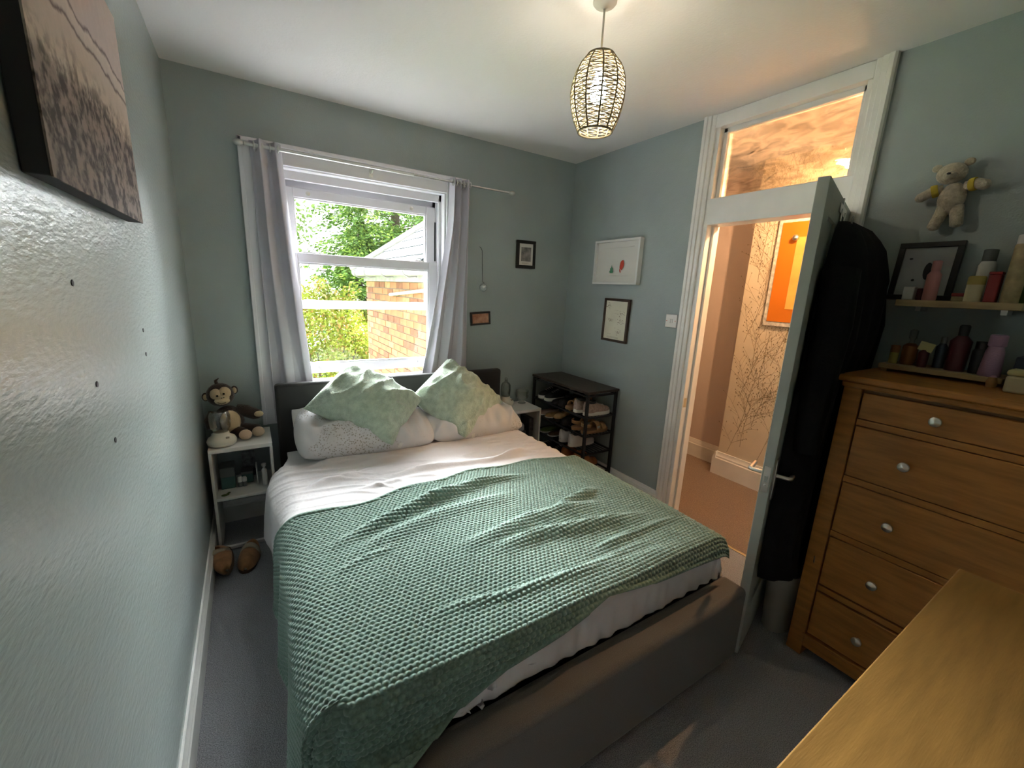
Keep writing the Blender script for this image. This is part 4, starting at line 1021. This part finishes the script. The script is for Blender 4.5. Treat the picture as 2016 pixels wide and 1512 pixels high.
# things in the right nightstand
RZ2 = .2705
boxthing('book', 'green spined book leaning inside the right nightstand', 'book', (1.932, -.30, RZ2), (1.955, -.15, RZ2+.20), 'olive_leaf', lid=(.4, 'tan_card'))
bottle('lidded_jar', 'dark jar with a grey lid in the right nightstand', 'jar', (2.045, -.235, RZ2), [(.050, 0), (.054, .01), (.054, .10), (.045, .115)], 'dark_plastic', [(.034, .115), (.038, .12), (.038, .15), (.030, .165), (.012, .17)], 'shoe_grey', 24)
boxthing('radio', 'black upright gadget in the right nightstand', 'gadget', (2.105, -.285, RZ2), (2.145, -.15, RZ2+.215), 'dark_plastic', lid=(.5, mat('gadget_face', (.03, .026, .028), .3, var=(30, .7))))

# slippers
def slipper(label, c, rz, rx=0, roll=0):
    t = thing('slipper', label, 'slipper', c, group='tan suede slippers')
    t.rotation_euler = (rx, roll, rz); WLOC[t.name] = (0,0,0)
    L = .235
    out = []
    for k in range(28):
        a_ = 2*PI*k/28; y = L/2*math.cos(a_); w = .043*(1+.12*math.cos(a_))*math.copysign(abs(math.sin(a_))**.8, math.sin(a_)); out.append((w, y))
    obj('sole', MB().loft([[Vector((x, y, z)) for x, y in out] for z in (0, .014)]), 'slipper_sole', t, bevel=.003, local=True)
    rings = []
    for f in np.linspace(0, 1, 11):     # toe cover from mid foot to toe
        y = -.005 + f*(L/2-.008); w = .045*math.sqrt(max(.02, 1-(max(0, f-.15)/.86)**2)); h = .062*math.sqrt(max(.03, 1-(f/1.02)**2.6))
        rings.append([Vector((w*math.cos(p), y, .013 + h*math.sin(p))) for p in np.linspace(0, PI, 15)])
    obj('upper', MB().loft(rings, caps=False, closed=False), 'slipper_suede', t, smooth=True, local=True).modifiers.new('thick', 'SOLIDIFY').thickness = .006
    rings = []
    for f in np.linspace(0, 1, 15):
        p = PI + PI*f; x = .043*math.cos(p); y = -.01 + (L/2-.02)*math.sin(p)*.98; h = .055 - .012*abs(math.cos(p))
        rings.append([Vector((x, y, .012)), Vector((x*1.06, y*1.04, .012+h*.5)), Vector((x*.98, y*.98, .012+h)), Vector((x*.86, y*.88, .012+h)), Vector((x*.82, y*.85, .014))])
    obj('heel_collar', MB().loft(rings), 'slipper_suede', t, smooth=True, local=True)
    obj('lining', MB().loft([[Vector((x*.84, y*.9-.004, z)) for x, y in out] for z in (.014, .024)]), 'slipper_fleece', t, smooth=50, local=True)
    rings = [[Vector((.041*math.cos(p), y, .016 + h*math.sin(p))) for p in np.linspace(0, PI, 15)] for y, h in ((-.03, .066), (-.012, .070), (.004, .064))]
    obj('fleece_cuff', MB().loft(rings, caps=False, closed=False), 'slipper_fleece', t, smooth=True, local=True).modifiers.new('thick', 'SOLIDIFY').thickness = .008
    return t
slipper('tan suede slipper with fleece lining standing flat in front of the left nightstand', (.168, -.50, .001), PI - .18)
slipper('tan suede slipper tipped against the left baseboard', (.078, -.52, .045), PI + .12, 0, 1.0)

# ================================================================== SHOE RACK
RX0, RX1, RY0, RY1, RTZ = 2.295, 2.598, -.728, -.035, .787
rk = thing('shoe_rack', 'black metal shoe rack with dark wooden top in the right corner', 'shoe rack', ((RX0+RX1)/2, (RY0+RY1)/2, 0))
obj('top', MB().box((RX0-.008, RY0-.008, RTZ-.018), (RX1+.004, RY1+.004, RTZ)), 'rack_top', rk, bevel=.002)
for x_ in (RX0, RX1-.02):
    for y_ in (RY0, RY1-.02): obj('post', MB().box((x_, y_, 0), (x_+.02, y_+.02, RTZ-.018)), 'black_metal', rk, bevel=.0015)
LV = (.588, .446, .300, .130)
for z_ in LV + (.755,):
    sh_ = obj('shelf', MB().box((RX0, RY0+.004, z_-.012), (RX1, RY0+.016, z_)).box((RX0, RY1-.016, z_-.012), (RX1, RY1-.004, z_)).box((RX0+.004, RY0, z_-.012), (RX0+.014, RY1, z_)).box((RX1-.014, RY0, z_-.012), (RX1-.004, RY1, z_)), 'black_metal', rk)
    if z_ < .7:
        for k in range(9): obj('wire', MB().tube([(RX0+.02+k*.033, RY0+.01, z_-.004), (RX0+.02+k*.033, RY1-.01, z_-.004)], .0025, 5, caps=False), 'black_metal', sh_)

def shoe(label, x, y, z, m, sole='sole_white', style='trainer', ln=.255, heading=PI/2, roll=0, name=None, lace='sole_white', w=.044):
    """local: toe at +y ; heading rotates about z"""
    nm = {'trainer': 'trainer_shoe', 'boot': 'ankle_boot', 'sandal': 'sandal', 'flat': 'flat_shoe'}[style]
    t = thing(nm, label, {'boot': 'boot', 'sandal': 'sandal'}.get(style, 'shoe'), (x, y, z), group='shoes on the rack')
    t.rotation_euler = (0, roll, heading)
    L = ln; out = []
    for k in range(24):
        a_ = 2*PI*k/24; c_ = math.cos(a_); s_ = math.sin(a_)
        out.append((w*(1+.14*c_ - .10*math.exp(-((c_+.15)/.4)**2))*math.copysign(abs(s_)**.75, s_), L/2*math.copysign(abs(c_)**.9, c_)))
    sh_ = {'trainer': .028, 'boot': .022, 'sandal': .024, 'flat': .010}[style]
    obj('sole', MB().loft([[Vector((a_*q, b_*q, zz)) for a_, b_ in out] for zz, q in ((0, .95), (.004, 1.0), (sh_, .99))]), sole, t, smooth=40, local=True)
    if style == 'sandal':
        for yy, hh in ((L*.24, .045), (L*.02, .06)):
            rings = []
            for dy in (-.022, 0, .022): rings.append([Vector((w*1.0*math.cos(p), yy+dy, sh_-.004 + hh*math.sin(p))) for p in np.linspace(0, PI, 11)])
            obj('strap', MB().loft(rings, caps=False, closed=False), m, t, smooth=True, local=True).modifiers.new('thick', 'SOLIDIFY').thickness = .004
        rings = [[Vector((w*.9*math.cos(p), -L*.30 + (L*.17)*math.sin(p)*-1, zz)) for p in np.linspace(0, PI, 13)] for zz in (sh_+.03, sh_+.055)]
        obj('heel_strap', MB().loft(rings, caps=False, closed=False), m, t, smooth=True, local=True).modifiers.new('thick', 'SOLIDIFY').thickness = .004
        obj('buckle', MB().box((w*.98, -.012, sh_+.012), (w*1.04, .012, sh_+.034)), 'satin_nickel', t, local=True)
        return t
    top = {'trainer': .082, 'boot': .118, 'flat': .045}[style]
    ys = np.linspace(-L/2+.008, L/2-.006, 13); rings = []
    for y_ in ys:
        f = (y_+L/2)/L
        ww = w*.93*math.sqrt(max(.06, 1-abs(2*f-1)**4.0)) * (1.0 - .12*math.exp(-((f-.35)/.2)**2))
        if style == 'boot': h = top if f < .48 else .055 + (top-.055)*max(0, 1-(f-.48)/.22)**1.5
        else: h = (.036 if style == 'trainer' else .026) + (top-.036)*max(0, 1-((max(f, .22)-.22)/.62))**1.1
        h *= math.sqrt(max(.15, 1-max(0, (f-.8)/.2)**2))
        rings.append([Vector((ww*math.copysign(abs(math.cos(p))**.8, math.cos(p)), y_, sh_-.004 + h*abs(math.sin(p))**.7)) for p in np.linspace(0, PI, 13)])
    o = obj('upper', MB().loft(rings, caps=True, closed=True), m, t, smooth=60, local=True)
    # the foot opening as a dark oval collar
    ct = sh_ - .004 + top
    obj('collar', MB().lathe([(.030, ct-.014), (.033, ct-.004), (.030, ct+.004), (.022, ct-.002), (.020, ct-.016)], (0, -L*.24 if style != 'boot' else -L*.2, 0), 16, sy=1.45), 'dark_plastic' if style != 'boot' else m, t, smooth=60, local=True)
    if style == 'trainer':
        tg = MB()
        for k in range(4):
            f = .48 + .075*k; y_ = -L/2 + f*L; h = .036 + (top-.036)*max(0, 1-((f-.22)/.62))**1.1
            tg.tube([(-.018, y_, sh_-.004+h*.93), (0, y_+.004, sh_+h*1.0), (.018, y_, sh_-.004+h*.93)], .003, 5)
        obj('laces', tg, lace, t, smooth=True, local=True)
    return t
XM = .5*(RX0+RX1) - .005
TOE_IN, TOE_OUT = -PI/2, PI/2     # toe towards the wall (+x) / towards the room (-x)
shoe('black trainer with white sole at the far end of the top tier', XM, -.105, LV[0], 'shoe_black', 'sole_white', heading=TOE_OUT)
shoe('grey toed black trainer stacked on the top tier far end', XM-.005, -.20, LV[0], 'shoe_black', 'sole_white', heading=TOE_OUT, lace='shoe_grey')
shoe('plain black shoe in the middle of the top tier', XM, -.294, LV[0], 'shoe_black', 'sole_dark', heading=TOE_OUT, style='flat')
shoe('black leather shoe beside the tan sandals on the top tier', XM, -.384, LV[0], 'shoe_black', 'sole_dark', heading=TOE_OUT, lace='shoe_black')
shoe('brown strappy shoe behind the taupe trainers on the top tier', XM, -.475, LV[0], 'shoe_tan', 'sole_gum', heading=TOE_OUT, style='sandal')
shoe('taupe trainer with white sole nearest the end of the top tier', XM+.01, -.665, LV[0], 'shoe_taupe', 'sole_white', heading=TOE_IN)
shoe('taupe trainer with white sole behind its pair on the top tier', XM, -.568, LV[0], 'shoe_taupe', 'sole_white', heading=TOE_IN)
shoe('blush flat shoe at the far end of the second tier', XM, -.12, LV[1], 'shoe_blush', 'sole_white', heading=TOE_OUT, style='flat')
shoe('dark tan flat shoe second from the far end of the second tier', XM, -.215, LV[1], 'shoe_tan', 'sole_white', heading=TOE_OUT, style='flat')
shoe('black and tan boot shoe in the middle of the second tier', XM, -.33, LV[1], 'shoe_tan', 'sole_dark', heading=TOE_OUT, lace='shoe_black')
shoe('black shoe in the middle of the second tier beside the sandals', XM, -.43, LV[1], 'shoe_black', 'sole_dark', heading=TOE_OUT, lace='shoe_black')
shoe('tan buckled sandal nearest the end of the second tier', XM+.01, -.66, LV[1], 'shoe_tan', 'sole_gum', heading=TOE_IN, style='sandal')
shoe('tan buckled sandal behind its pair on the second tier', XM, -.56, LV[1], 'shoe_tan', 'sole_gum', heading=TOE_IN, style='sandal')
shoe('olive flat shoe with pale sole at the far end of the third tier', XM, -.16, LV[2], 'olive_leaf', 'sole_white', heading=TOE_OUT, style='flat')
shoe('dark brown shoe on the third tier left of the white trainers', XM, -.27, LV[2], 'shoe_brown', 'sole_white', heading=TOE_OUT, style='flat')
shoe('white trainer on the third tier with heel to the room', XM, -.42, LV[2], 'shoe_white', 'sole_white', heading=TOE_IN, lace='shoe_grey')
shoe('white trainer on the third tier nearer the end post', XM, -.535, LV[2], 'shoe_white', 'sole_white', heading=TOE_IN, lace='shoe_grey')
shoe('black striped trainer at the far end of the lowest tier', XM, -.17, LV[3], 'shoe_black', 'sole_dark', heading=TOE_OUT, lace='shoe_grey')
shoe('black trainer on the lowest tier left of the brown boots', XM, -.30, LV[3], 'shoe_black', 'sole_dark', heading=TOE_OUT, lace='shoe_grey')
shoe('orange brown ankle boot on the lowest tier beside the black trainer', XM, -.46, LV[3], 'boot_orange', 'sole_dark', heading=TOE_IN, style='boot')
shoe('orange brown ankle boot on the lowest tier nearest the end', XM, -.60, LV[3], 'boot_orange', 'sole_dark', heading=TOE_IN, style='boot')

# ================================================================== CHEST OF DRAWERS
CX, CY0, CY1, CZ = 2.172, -3.215, -2.252, 1.205
ch_ = thing('chest_of_drawers', 'tall oak chest of drawers with round metal knobs against the right wall', 'chest of drawers', (2.39, -2.73, 0))
CB = 2.60
obj('top', MB().box((CX-.022, CY0-.02, CZ-.002), (CB, CY1+.022, CZ+.022)), 'oak', ch_, bevel=.006)
obj('top_moulding', MB().box((CX-.008, CY0-.006, CZ-.024), (CB, CY1+.008, CZ-.002)), 'oak', ch_, bevel=.006)
for y_ in (CY0, CY1-.058):
    obj('corner_post', MB().box((CX, y_, .0), (CX+.058, y_+.058, CZ-.02)), 'oak', ch_, bevel=.003)
    obj('rear_post', MB().box((CB-.05, y_, 0), (CB, y_+.058, CZ-.02)), 'oak', ch_, bevel=.003)
for y_ in (CY0+.008, CY1-.026): obj('side_panel', MB().box((CX+.05, y_, .10), (CB-.04, y_+.018, CZ-.02)), 'oak', ch_)
obj('carcass', MB().box((CX+.02, CY0+.02, .11), (CB-.01, CY1-.02, CZ-.021)), 'oak_edge', ch_)
obj('apron', MB().box((CX+.003, CY0+.05, .045), (CX+.024, CY1-.05, .105)), 'oak', ch_, bevel=.003)
obj('apron_bead', MB().box((CX-.004, CY0+.05, .098), (CX+.024, CY1-.05, .110)), 'oak', ch_, bevel=.003)
rows_ = ((1.070, 1.168), (.842, 1.040), (.604, .812), (.358, .574), (.118, .318))
ydl, ydr = CY1-.060, CY0+.060
def drawer(y0, y1, z0, z1, knobs):
    d_ = obj('drawer', MB().box((CX+.004, y0, z0), (CX+.024, y1, z1)), 'oak', ch_, bevel=.003)
    for ky in knobs:
        obj('knob', MB().lathe([(.006, -.0), (.006, .012), (.012, .016), (.017, .021), (.016, .027), (.009, .031), (1e-4, .032)], (CX+.004, ky, (z0+z1)/2), 16, m=Matrix.Rotation(-PI/2, 3, 'Y')), 'satin_nickel', d_, smooth=50)
ym = (ydl+ydr)/2
for z0, z1 in rows_[:1]:
    drawer(ym+.012, ydl-.002, z0, z1, [(ym+ydl)/2]); drawer(ydr+.002, ym-.012, z0, z1, [(ym+ydr)/2])
for z0, z1 in rows_[1:]: drawer(ydr+.002, ydl-.002, z0, z1, [ydl-.165, ydr+.165])
for z_ in (1.055, .827, .589, .338): obj('divider_rail', MB().box((CX+.008, ydr, z_-.012), (CX+.024, ydl, z_+.012)), 'oak', ch_, bevel=.001)
# things on top of the chest
ZC = CZ + .022
t = thing('wooden_riser', 'low wooden riser box on top of the chest of drawers', 'riser', (2.50, -2.44, ZC))
obj('board', MB().box((2.43, -2.60, ZC+.012), (2.585, -2.262, ZC+.032)), 'pale_wood', t, bevel=.003)
for y_ in (-2.59, -2.29): obj('foot', MB().box((2.44, y_, ZC), (2.575, y_+.02, ZC+.012)), 'pale_wood', t)
ZR = ZC + .032
bottle('perfume_bottle', 'amber perfume bottle with clear stopper on the wooden riser', 'bottle', (2.50, -2.330, ZR), [(.022, 0), (.024, .01), (.024, .075), (.012, .085)], 'amber', [(.008, .085), (.008, .10), (.013, .105), (.013, .135), (.006, .14)], 'clear_glass')
bottle('small_pot', 'pale green and orange pot at the left end of the riser', 'pot', (2.475, -2.292, ZR), [(.012, 0), (.014, .005), (.014, .045)], 'mustard', [(.015, .045), (.015, .07), (.012, .074)], 'amber', 14)
t = thing('paper_note', 'folded pale yellow note leaning between the bottles on the riser', 'note', (2.47, -2.375, ZR))
obj('paper', MB().box((-.001, -.022, 0), (.001, .022, .034), Matrix.Translation((2.47, -2.378, ZR+.062)) @ Matrix.Rotation(.25, 4, 'X')), 'butter', t)
obj('holder', MB().lathe([(.016, ZR), (.016, ZR+.055), (.010, ZR+.066)], (2.478, -2.378, 0), 12), 'maroon', t, smooth=50)
bottle('dark_bottle', 'slim grey blue bottle behind the yellow note', 'bottle', (2.52, -2.415, ZR), [(.016, 0), (.017, .08), (.008, .095)], 'navy', [(.009, .095), (.009, .12)], 'grey_box')
bottle('maroon_bottle', 'tall dark maroon bottle in the middle of the riser', 'bottle', (2.50, -2.465, ZR), [(.028, 0), (.030, .11), (.014, .13)], 'maroon', [(.014, .13), (.015, .165), (.011, .17)], 'dark_plastic')
bottle('black_jar', 'black jar between the maroon and lilac bottles', 'jar', (2.50, -2.522, ZR), [(.022, 0), (.023, .08), (.018, .09)], 'dark_plastic', [(.019, .09), (.019, .115)], 'black_frame')
bottle('lilac_bottle', 'lilac pump bottle at the right end of the wooden riser', 'bottle', (2.462, -2.560, ZR), [(.027, 0), (.029, .006), (.024, .085), (.019, .105)], 'lilac', [(.021, .105), (.023, .108), (.022, .142), (.018, .145)], 'lilac')
bottle('copper_pot', 'little copper trinket in front of the lilac bottle', 'trinket', (2.41, -2.580, ZC), [(.012, 0), (.014, .02), (.010, .036)], 'shoe_tan', [(.010, .036), (.006, .042)], 'lilac', 12)
t = boxthing('cream_candle', 'cream square tub at the right edge on the chest', 'tub', (2.33, -2.69, ZC), (2.41, -2.618, ZC+.075), 'cream_tub', bev=.008, lid=(.25, 'butter'))
boxthing('blue_box', 'dark blue box behind the cream tub', 'box', (2.43, -2.72, ZC), (2.52, -2.615, ZC+.11), 'navy')

# ================================================================== WALL SHELF
t = thing('wall_shelf', 'short floating wooden shelf above the chest of drawers', 'shelf', (W, -2.40, 1.49))
SX, SZT = 2.452, 1.512
obj('board', MB().box((SX, -2.592, 1.487), (W-.001, -2.262, SZT)), 'pale_wood', t, bevel=.002)
for y_ in (-2.54, -2.31): obj('bracket', MB().box((W-.08, y_-.008, 1.470), (W-.001, y_+.008, 1.487)), 'brushed_steel', t)
# framed print leaning on the wall
t = thing('shelf_picture', 'black framed pale print leaning at the left of the wall shelf', 'picture', (2.58, -2.29, SZT))
Lm = Matrix.Translation((2.575, 0, SZT)) @ Matrix.Rotation(.12, 4, 'Y')
fy0, fy1, fz1, bw = -2.388, -2.195, .228, .020
for a_, b_ in (((fy0, 0), (fy1, bw)), ((fy0, fz1-bw), (fy1, fz1)), ((fy0, bw), (fy0+bw, fz1-bw)), ((fy1-bw, bw), (fy1, fz1-bw))):
    obj('frame_side', MB().box((-.009, a_[0], a_[1]), (.009, b_[0], b_[1]), Lm), 'black_frame', t, bevel=.0015)
pr = obj('print', MB().box((-.002, fy0+bw, bw), (.006, fy1-bw, fz1-bw), Lm), mat('print_grey', (.34, .345, .35), .5, var=(9, .12)), t)
mb = MB()
for cy, cz, ry, rz in ((-2.300, .115, .013, .034), (-2.262, .08, .005, .005), (-2.24, .165, .006, .004)):
    mb.add([Lm @ Vector((-.0026, cy+ry*math.cos(k*PI/7), cz+rz*math.sin(k*PI/7))) for k in range(14)], [tuple(range(14))])
obj('dark_mark', mb, 'dark_ink', pr)
bottle('pink_bottle', 'pink bottle standing in front of the framed print on the shelf', 'bottle', (2.50, -2.345, SZT), [(.019, 0), (.021, .005), (.021, .095), (.012, .11)], 'pink_plastic', [(.013, .11), (.014, .113), (.014, .145), (.010, .148)], 'pink_plastic')
boxthing('white_carton', 'small white carton at the left end of the shelf', 'carton', (2.485, -2.302, SZT), (2.52, -2.268, SZT+.050), 'white_plastic')
boxthing('maroon_box', 'little maroon box between the carton and the pink bottle', 'box', (2.505, -2.322, SZT), (2.53, -2.304, SZT+.045), 'maroon')
boxthing('cream_carton', 'low beige and red box in the middle of the shelf', 'box', (2.50, -2.452, SZT), (2.545, -2.405, SZT+.03), 'tan_card', lid=(.4, 'red_tin'))
bottle('white_pump_bottle', 'white bottle behind the mustard labelled jar on the shelf', 'bottle', (2.56, -2.465, SZT), [(.022, 0), (.024, .13), (.018, .145)], 'white_plastic', [(.019, .145), (.019, .185), (.014, .188)], 'grey_box')
bottle('mustard_jar', 'cream jar with mustard band on the shelf', 'jar', (2.492, -2.462, SZT), [(.022, 0), (.023, .06)], 'cream_tub', [(.0235, .06), (.0235, .085), (.020, .09)], 'mustard')
boxthing('red_box', 'dark red box beside the mustard banded jar on the shelf', 'box', (2.480, -2.520, SZT), (2.525, -2.490, SZT+.105), 'red_tin', lid=(.1, 'red_tin'))
bottle('tall_tube', 'tall beige tube with white cap at the right end of the shelf', 'tube', (2.50, -2.550, SZT), [(.023, 0), (.023, .19), (.020, .195)], 'tan_card', [(.021, .195), (.021, .222), (.017, .225)], 'white_plastic')
boxthing('green_book', 'dark green book standing behind the tall tube on the shelf', 'book', (2.54, -2.585, SZT), (2.615, -2.525, SZT+.205), 'olive_leaf', lid=(.2, 'dark_plastic'))

# ================================================================== TEDDY ON THE WALL
t = thing('teddy_bear', 'cream plush teddy with yellow sleeves pinned to the wall above the shelf', 'soft toy', (W, -2.315, 1.90))
TX = 2.588
obj('body', MB().ball((TX, -2.315, 1.895), (.030, .040, .058), 18), 'teddy_plush', t, smooth=True)
hd = obj('head', MB().ball((TX-.006, -2.300, 1.985), (.034, .044, .038), 18), 'teddy_plush', t, smooth=True)
obj('muzzle', MB().ball((TX-.036, -2.302, 1.973), (.018, .020, .015), 12), 'teddy_plush', hd, smooth=True)
obj('nose', MB().ball((TX-.054, -2.303, 1.977), (.004, .006, .004), 8), 'dark_ink', hd)
for y_, z_ in ((-2.253, 2.012), (-2.340, 2.020)): obj('ear', MB().ball((TX, y_, z_), (.010, .016, .014), 12), 'teddy_plush', hd, smooth=True)
for p0, p1, p2 in (((TX, -2.285, 1.935), (TX-.005, -2.252, 1.925), (TX-.008, -2.222, 1.907)), ((TX, -2.345, 1.935), (TX-.005, -2.375, 1.938), (TX-.010, -2.402, 1.928))):
    a_ = obj('arm', MB().tube([p0, p1, p2, tuple(np.array(p2)*1.35 - np.array(p1)*.35)], [.017, .019, .018, .008], 12), 'teddy_plush', t, smooth=True)
    q = np.array(p0)*.6 + np.array(p1)*.4; q2 = np.array(p0)*.05 + np.array(p1)*.95
    obj('sleeve', MB().tube([tuple(q), tuple((q+q2)/2), tuple(q2)], [.022, .024, .0235], 12), 'teddy_yellow', a_, smooth=50)
for p0, p1, p2 in (((TX, -2.300, 1.865), (TX-.004, -2.292, 1.825), (TX-.006, -2.283, 1.790)), ((TX, -2.335, 1.865), (TX-.004, -2.343, 1.828), (TX-.006, -2.348, 1.796))):
    obj('leg', MB().tube([p0, p1, p2, tuple(np.array(p2)*1.25 - np.array(p1)*.25)], [.021, .020, .019, .008], 12), 'teddy_plush', t, smooth=True)

# ================================================================== COATS ON THE DOOR
DRW = Matrix.Translation((2.612, DY1+.018, 0)) @ Matrix.Rotation(PI + TH, 4, 'Z')
hk = thing('over_door_hook', 'chrome over-door hook rack at the top of the open door', 'hook', tuple(DRW @ Vector((.30, DT, 1.80))))
for u_ in (.24, .34):
    mb = MB().tube([DRW @ Vector(p) for p in ((u_, DT+.003, 1.85), (u_, DT+.006, 1.78), (u_, DT+.03, 1.765), (u_, DT+.045, 1.79))], .005, 8)
    obj('hook', mb, 'chrome', hk, smooth=True)
obj('rail', MB().box((.20, DT+.001, 1.83), (.40, DT+.006, 1.865), DRW), 'chrome', hk, bevel=.001)
obj('strap', MB().box((.29, DT+.001, 1.86), (.31, DT+.003, DH+.002), DRW).box((.29, -.003, DH), (.31, DT+.003, DH+.003), DRW), 'chrome', hk)
def coat(label, uc, prof, m, seed, lobes=7):
    """prof rows: (z, u_left, u_right, bulge)"""
    t = thing('hanging_coat', label, 'coat', tuple(DRW @ Vector((uc, DT+.01, prof[-1][0]))), group='dark coats on the door')
    rings = []
    R = random.Random(seed)
    z_ = [p[0] for p in prof]
    for z in np.linspace(prof[0][0], prof[-1][0], 40):
        ul, ur, bg_ = (float(np.interp(-z, [-q for q in z_], [p[i] for p in prof])) for i in (1, 2, 3))
        ring = []
        for k in range(36):
            p = PI*k/35; c_, s_ = math.cos(p), math.sin(p)
            u_ = (ul+ur)/2 + (ul-ur)/2*c_; v_ = DT + .004 + bg_*s_**.7*(1 + .10*math.sin(lobes*p + seed + 2*z) + .05*math.sin(17*p+5*z))
            ring.append(DRW @ Vector((u_, v_, z)))
        rings.append(ring)
    obj('coat_body', MB().loft(rings, caps=True, closed=True), m, t, smooth=60)
    return t
co = coat('bulky black coat hanging over the open door', .34, [(1.80, .37, .25, .04), (1.77, .42, .20, .09), (1.70, .47, .14, .14), (1.58, .545, .08, .17), (1.35, .56, .06, .17), (1.15, .60, .06, .14), (1.0, .62, .06, .13), (.6, .665, .08, .12), (.42, .665, .10, .12), (.345, .64, .12, .13)], 'coat_black', 1)
obj('sleeve', MB().tube([DRW @ Vector(p) for p in ((.53, DT+.06, 1.60), (.575, DT+.075, 1.40), (.60, DT+.07, 1.15), (.595, DT+.07, .92))], [.06, .058, .052, .046], 14), 'coat_black', co, smooth=True)
obj('sleeve', MB().tube([DRW @ Vector(p) for p in ((.15, DT+.12, 1.62), (.10, DT+.15, 1.40), (.09, DT+.14, 1.15), (.10, DT+.13, .95))], [.06, .06, .055, .048], 14), 'coat_black', co, smooth=True)
obj('hanging_loop', MB().tube([DRW @ Vector((.34+.018*math.cos(a_), DT+.045, 1.80+.018*math.sin(a_))) for a_ in np.linspace(0, 2*PI, 13)], .003, 6), 'shoe_grey', co, smooth=True)
obj('zip_pull', MB().tube([DRW @ Vector((.52, DT+.17, .47)), DRW @ Vector((.52, DT+.172, .44))], .003, 6), 'chrome', co)
# waste bin under the coat
t = thing('waste_bin', 'dull grey bin on the floor below the hanging coat', 'bin', (2.27, -2.16, 0))
obj('bin_body', MB().lathe([(.085, .002), (.088, .006), (.110, .29), (.113, .30), (.105, .30), (.082, .012)], (2.27, -2.165, 0), 28, sx=.95, sy=.62), 'bin_grey', t, smooth=50)

# ================================================================== DESK (right foreground)
t = thing('desk', 'plain oak desk top cutting across the lower right corner', 'desk', (1.3, -3.0, 0))
obj('top', MB().box((.72, YR+.012, .728), (1.962, -2.692, .752)), 'oak_top', t, bevel=.003)
for x_ in (.76, 1.87):
    for y_ in (YR+.05, -2.77): obj('leg', MB().box((x_, y_, 0), (x_+.05, y_+.05, .728)), 'oak', t, bevel=.002)
obj('apron', MB().box((.80, -2.765, .64), (1.88, -2.745, .728)).box((.80, YR+.06, .64), (1.88, YR+.08, .728)), 'oak', t)
print('bricks', nb_, 'slates', ns)
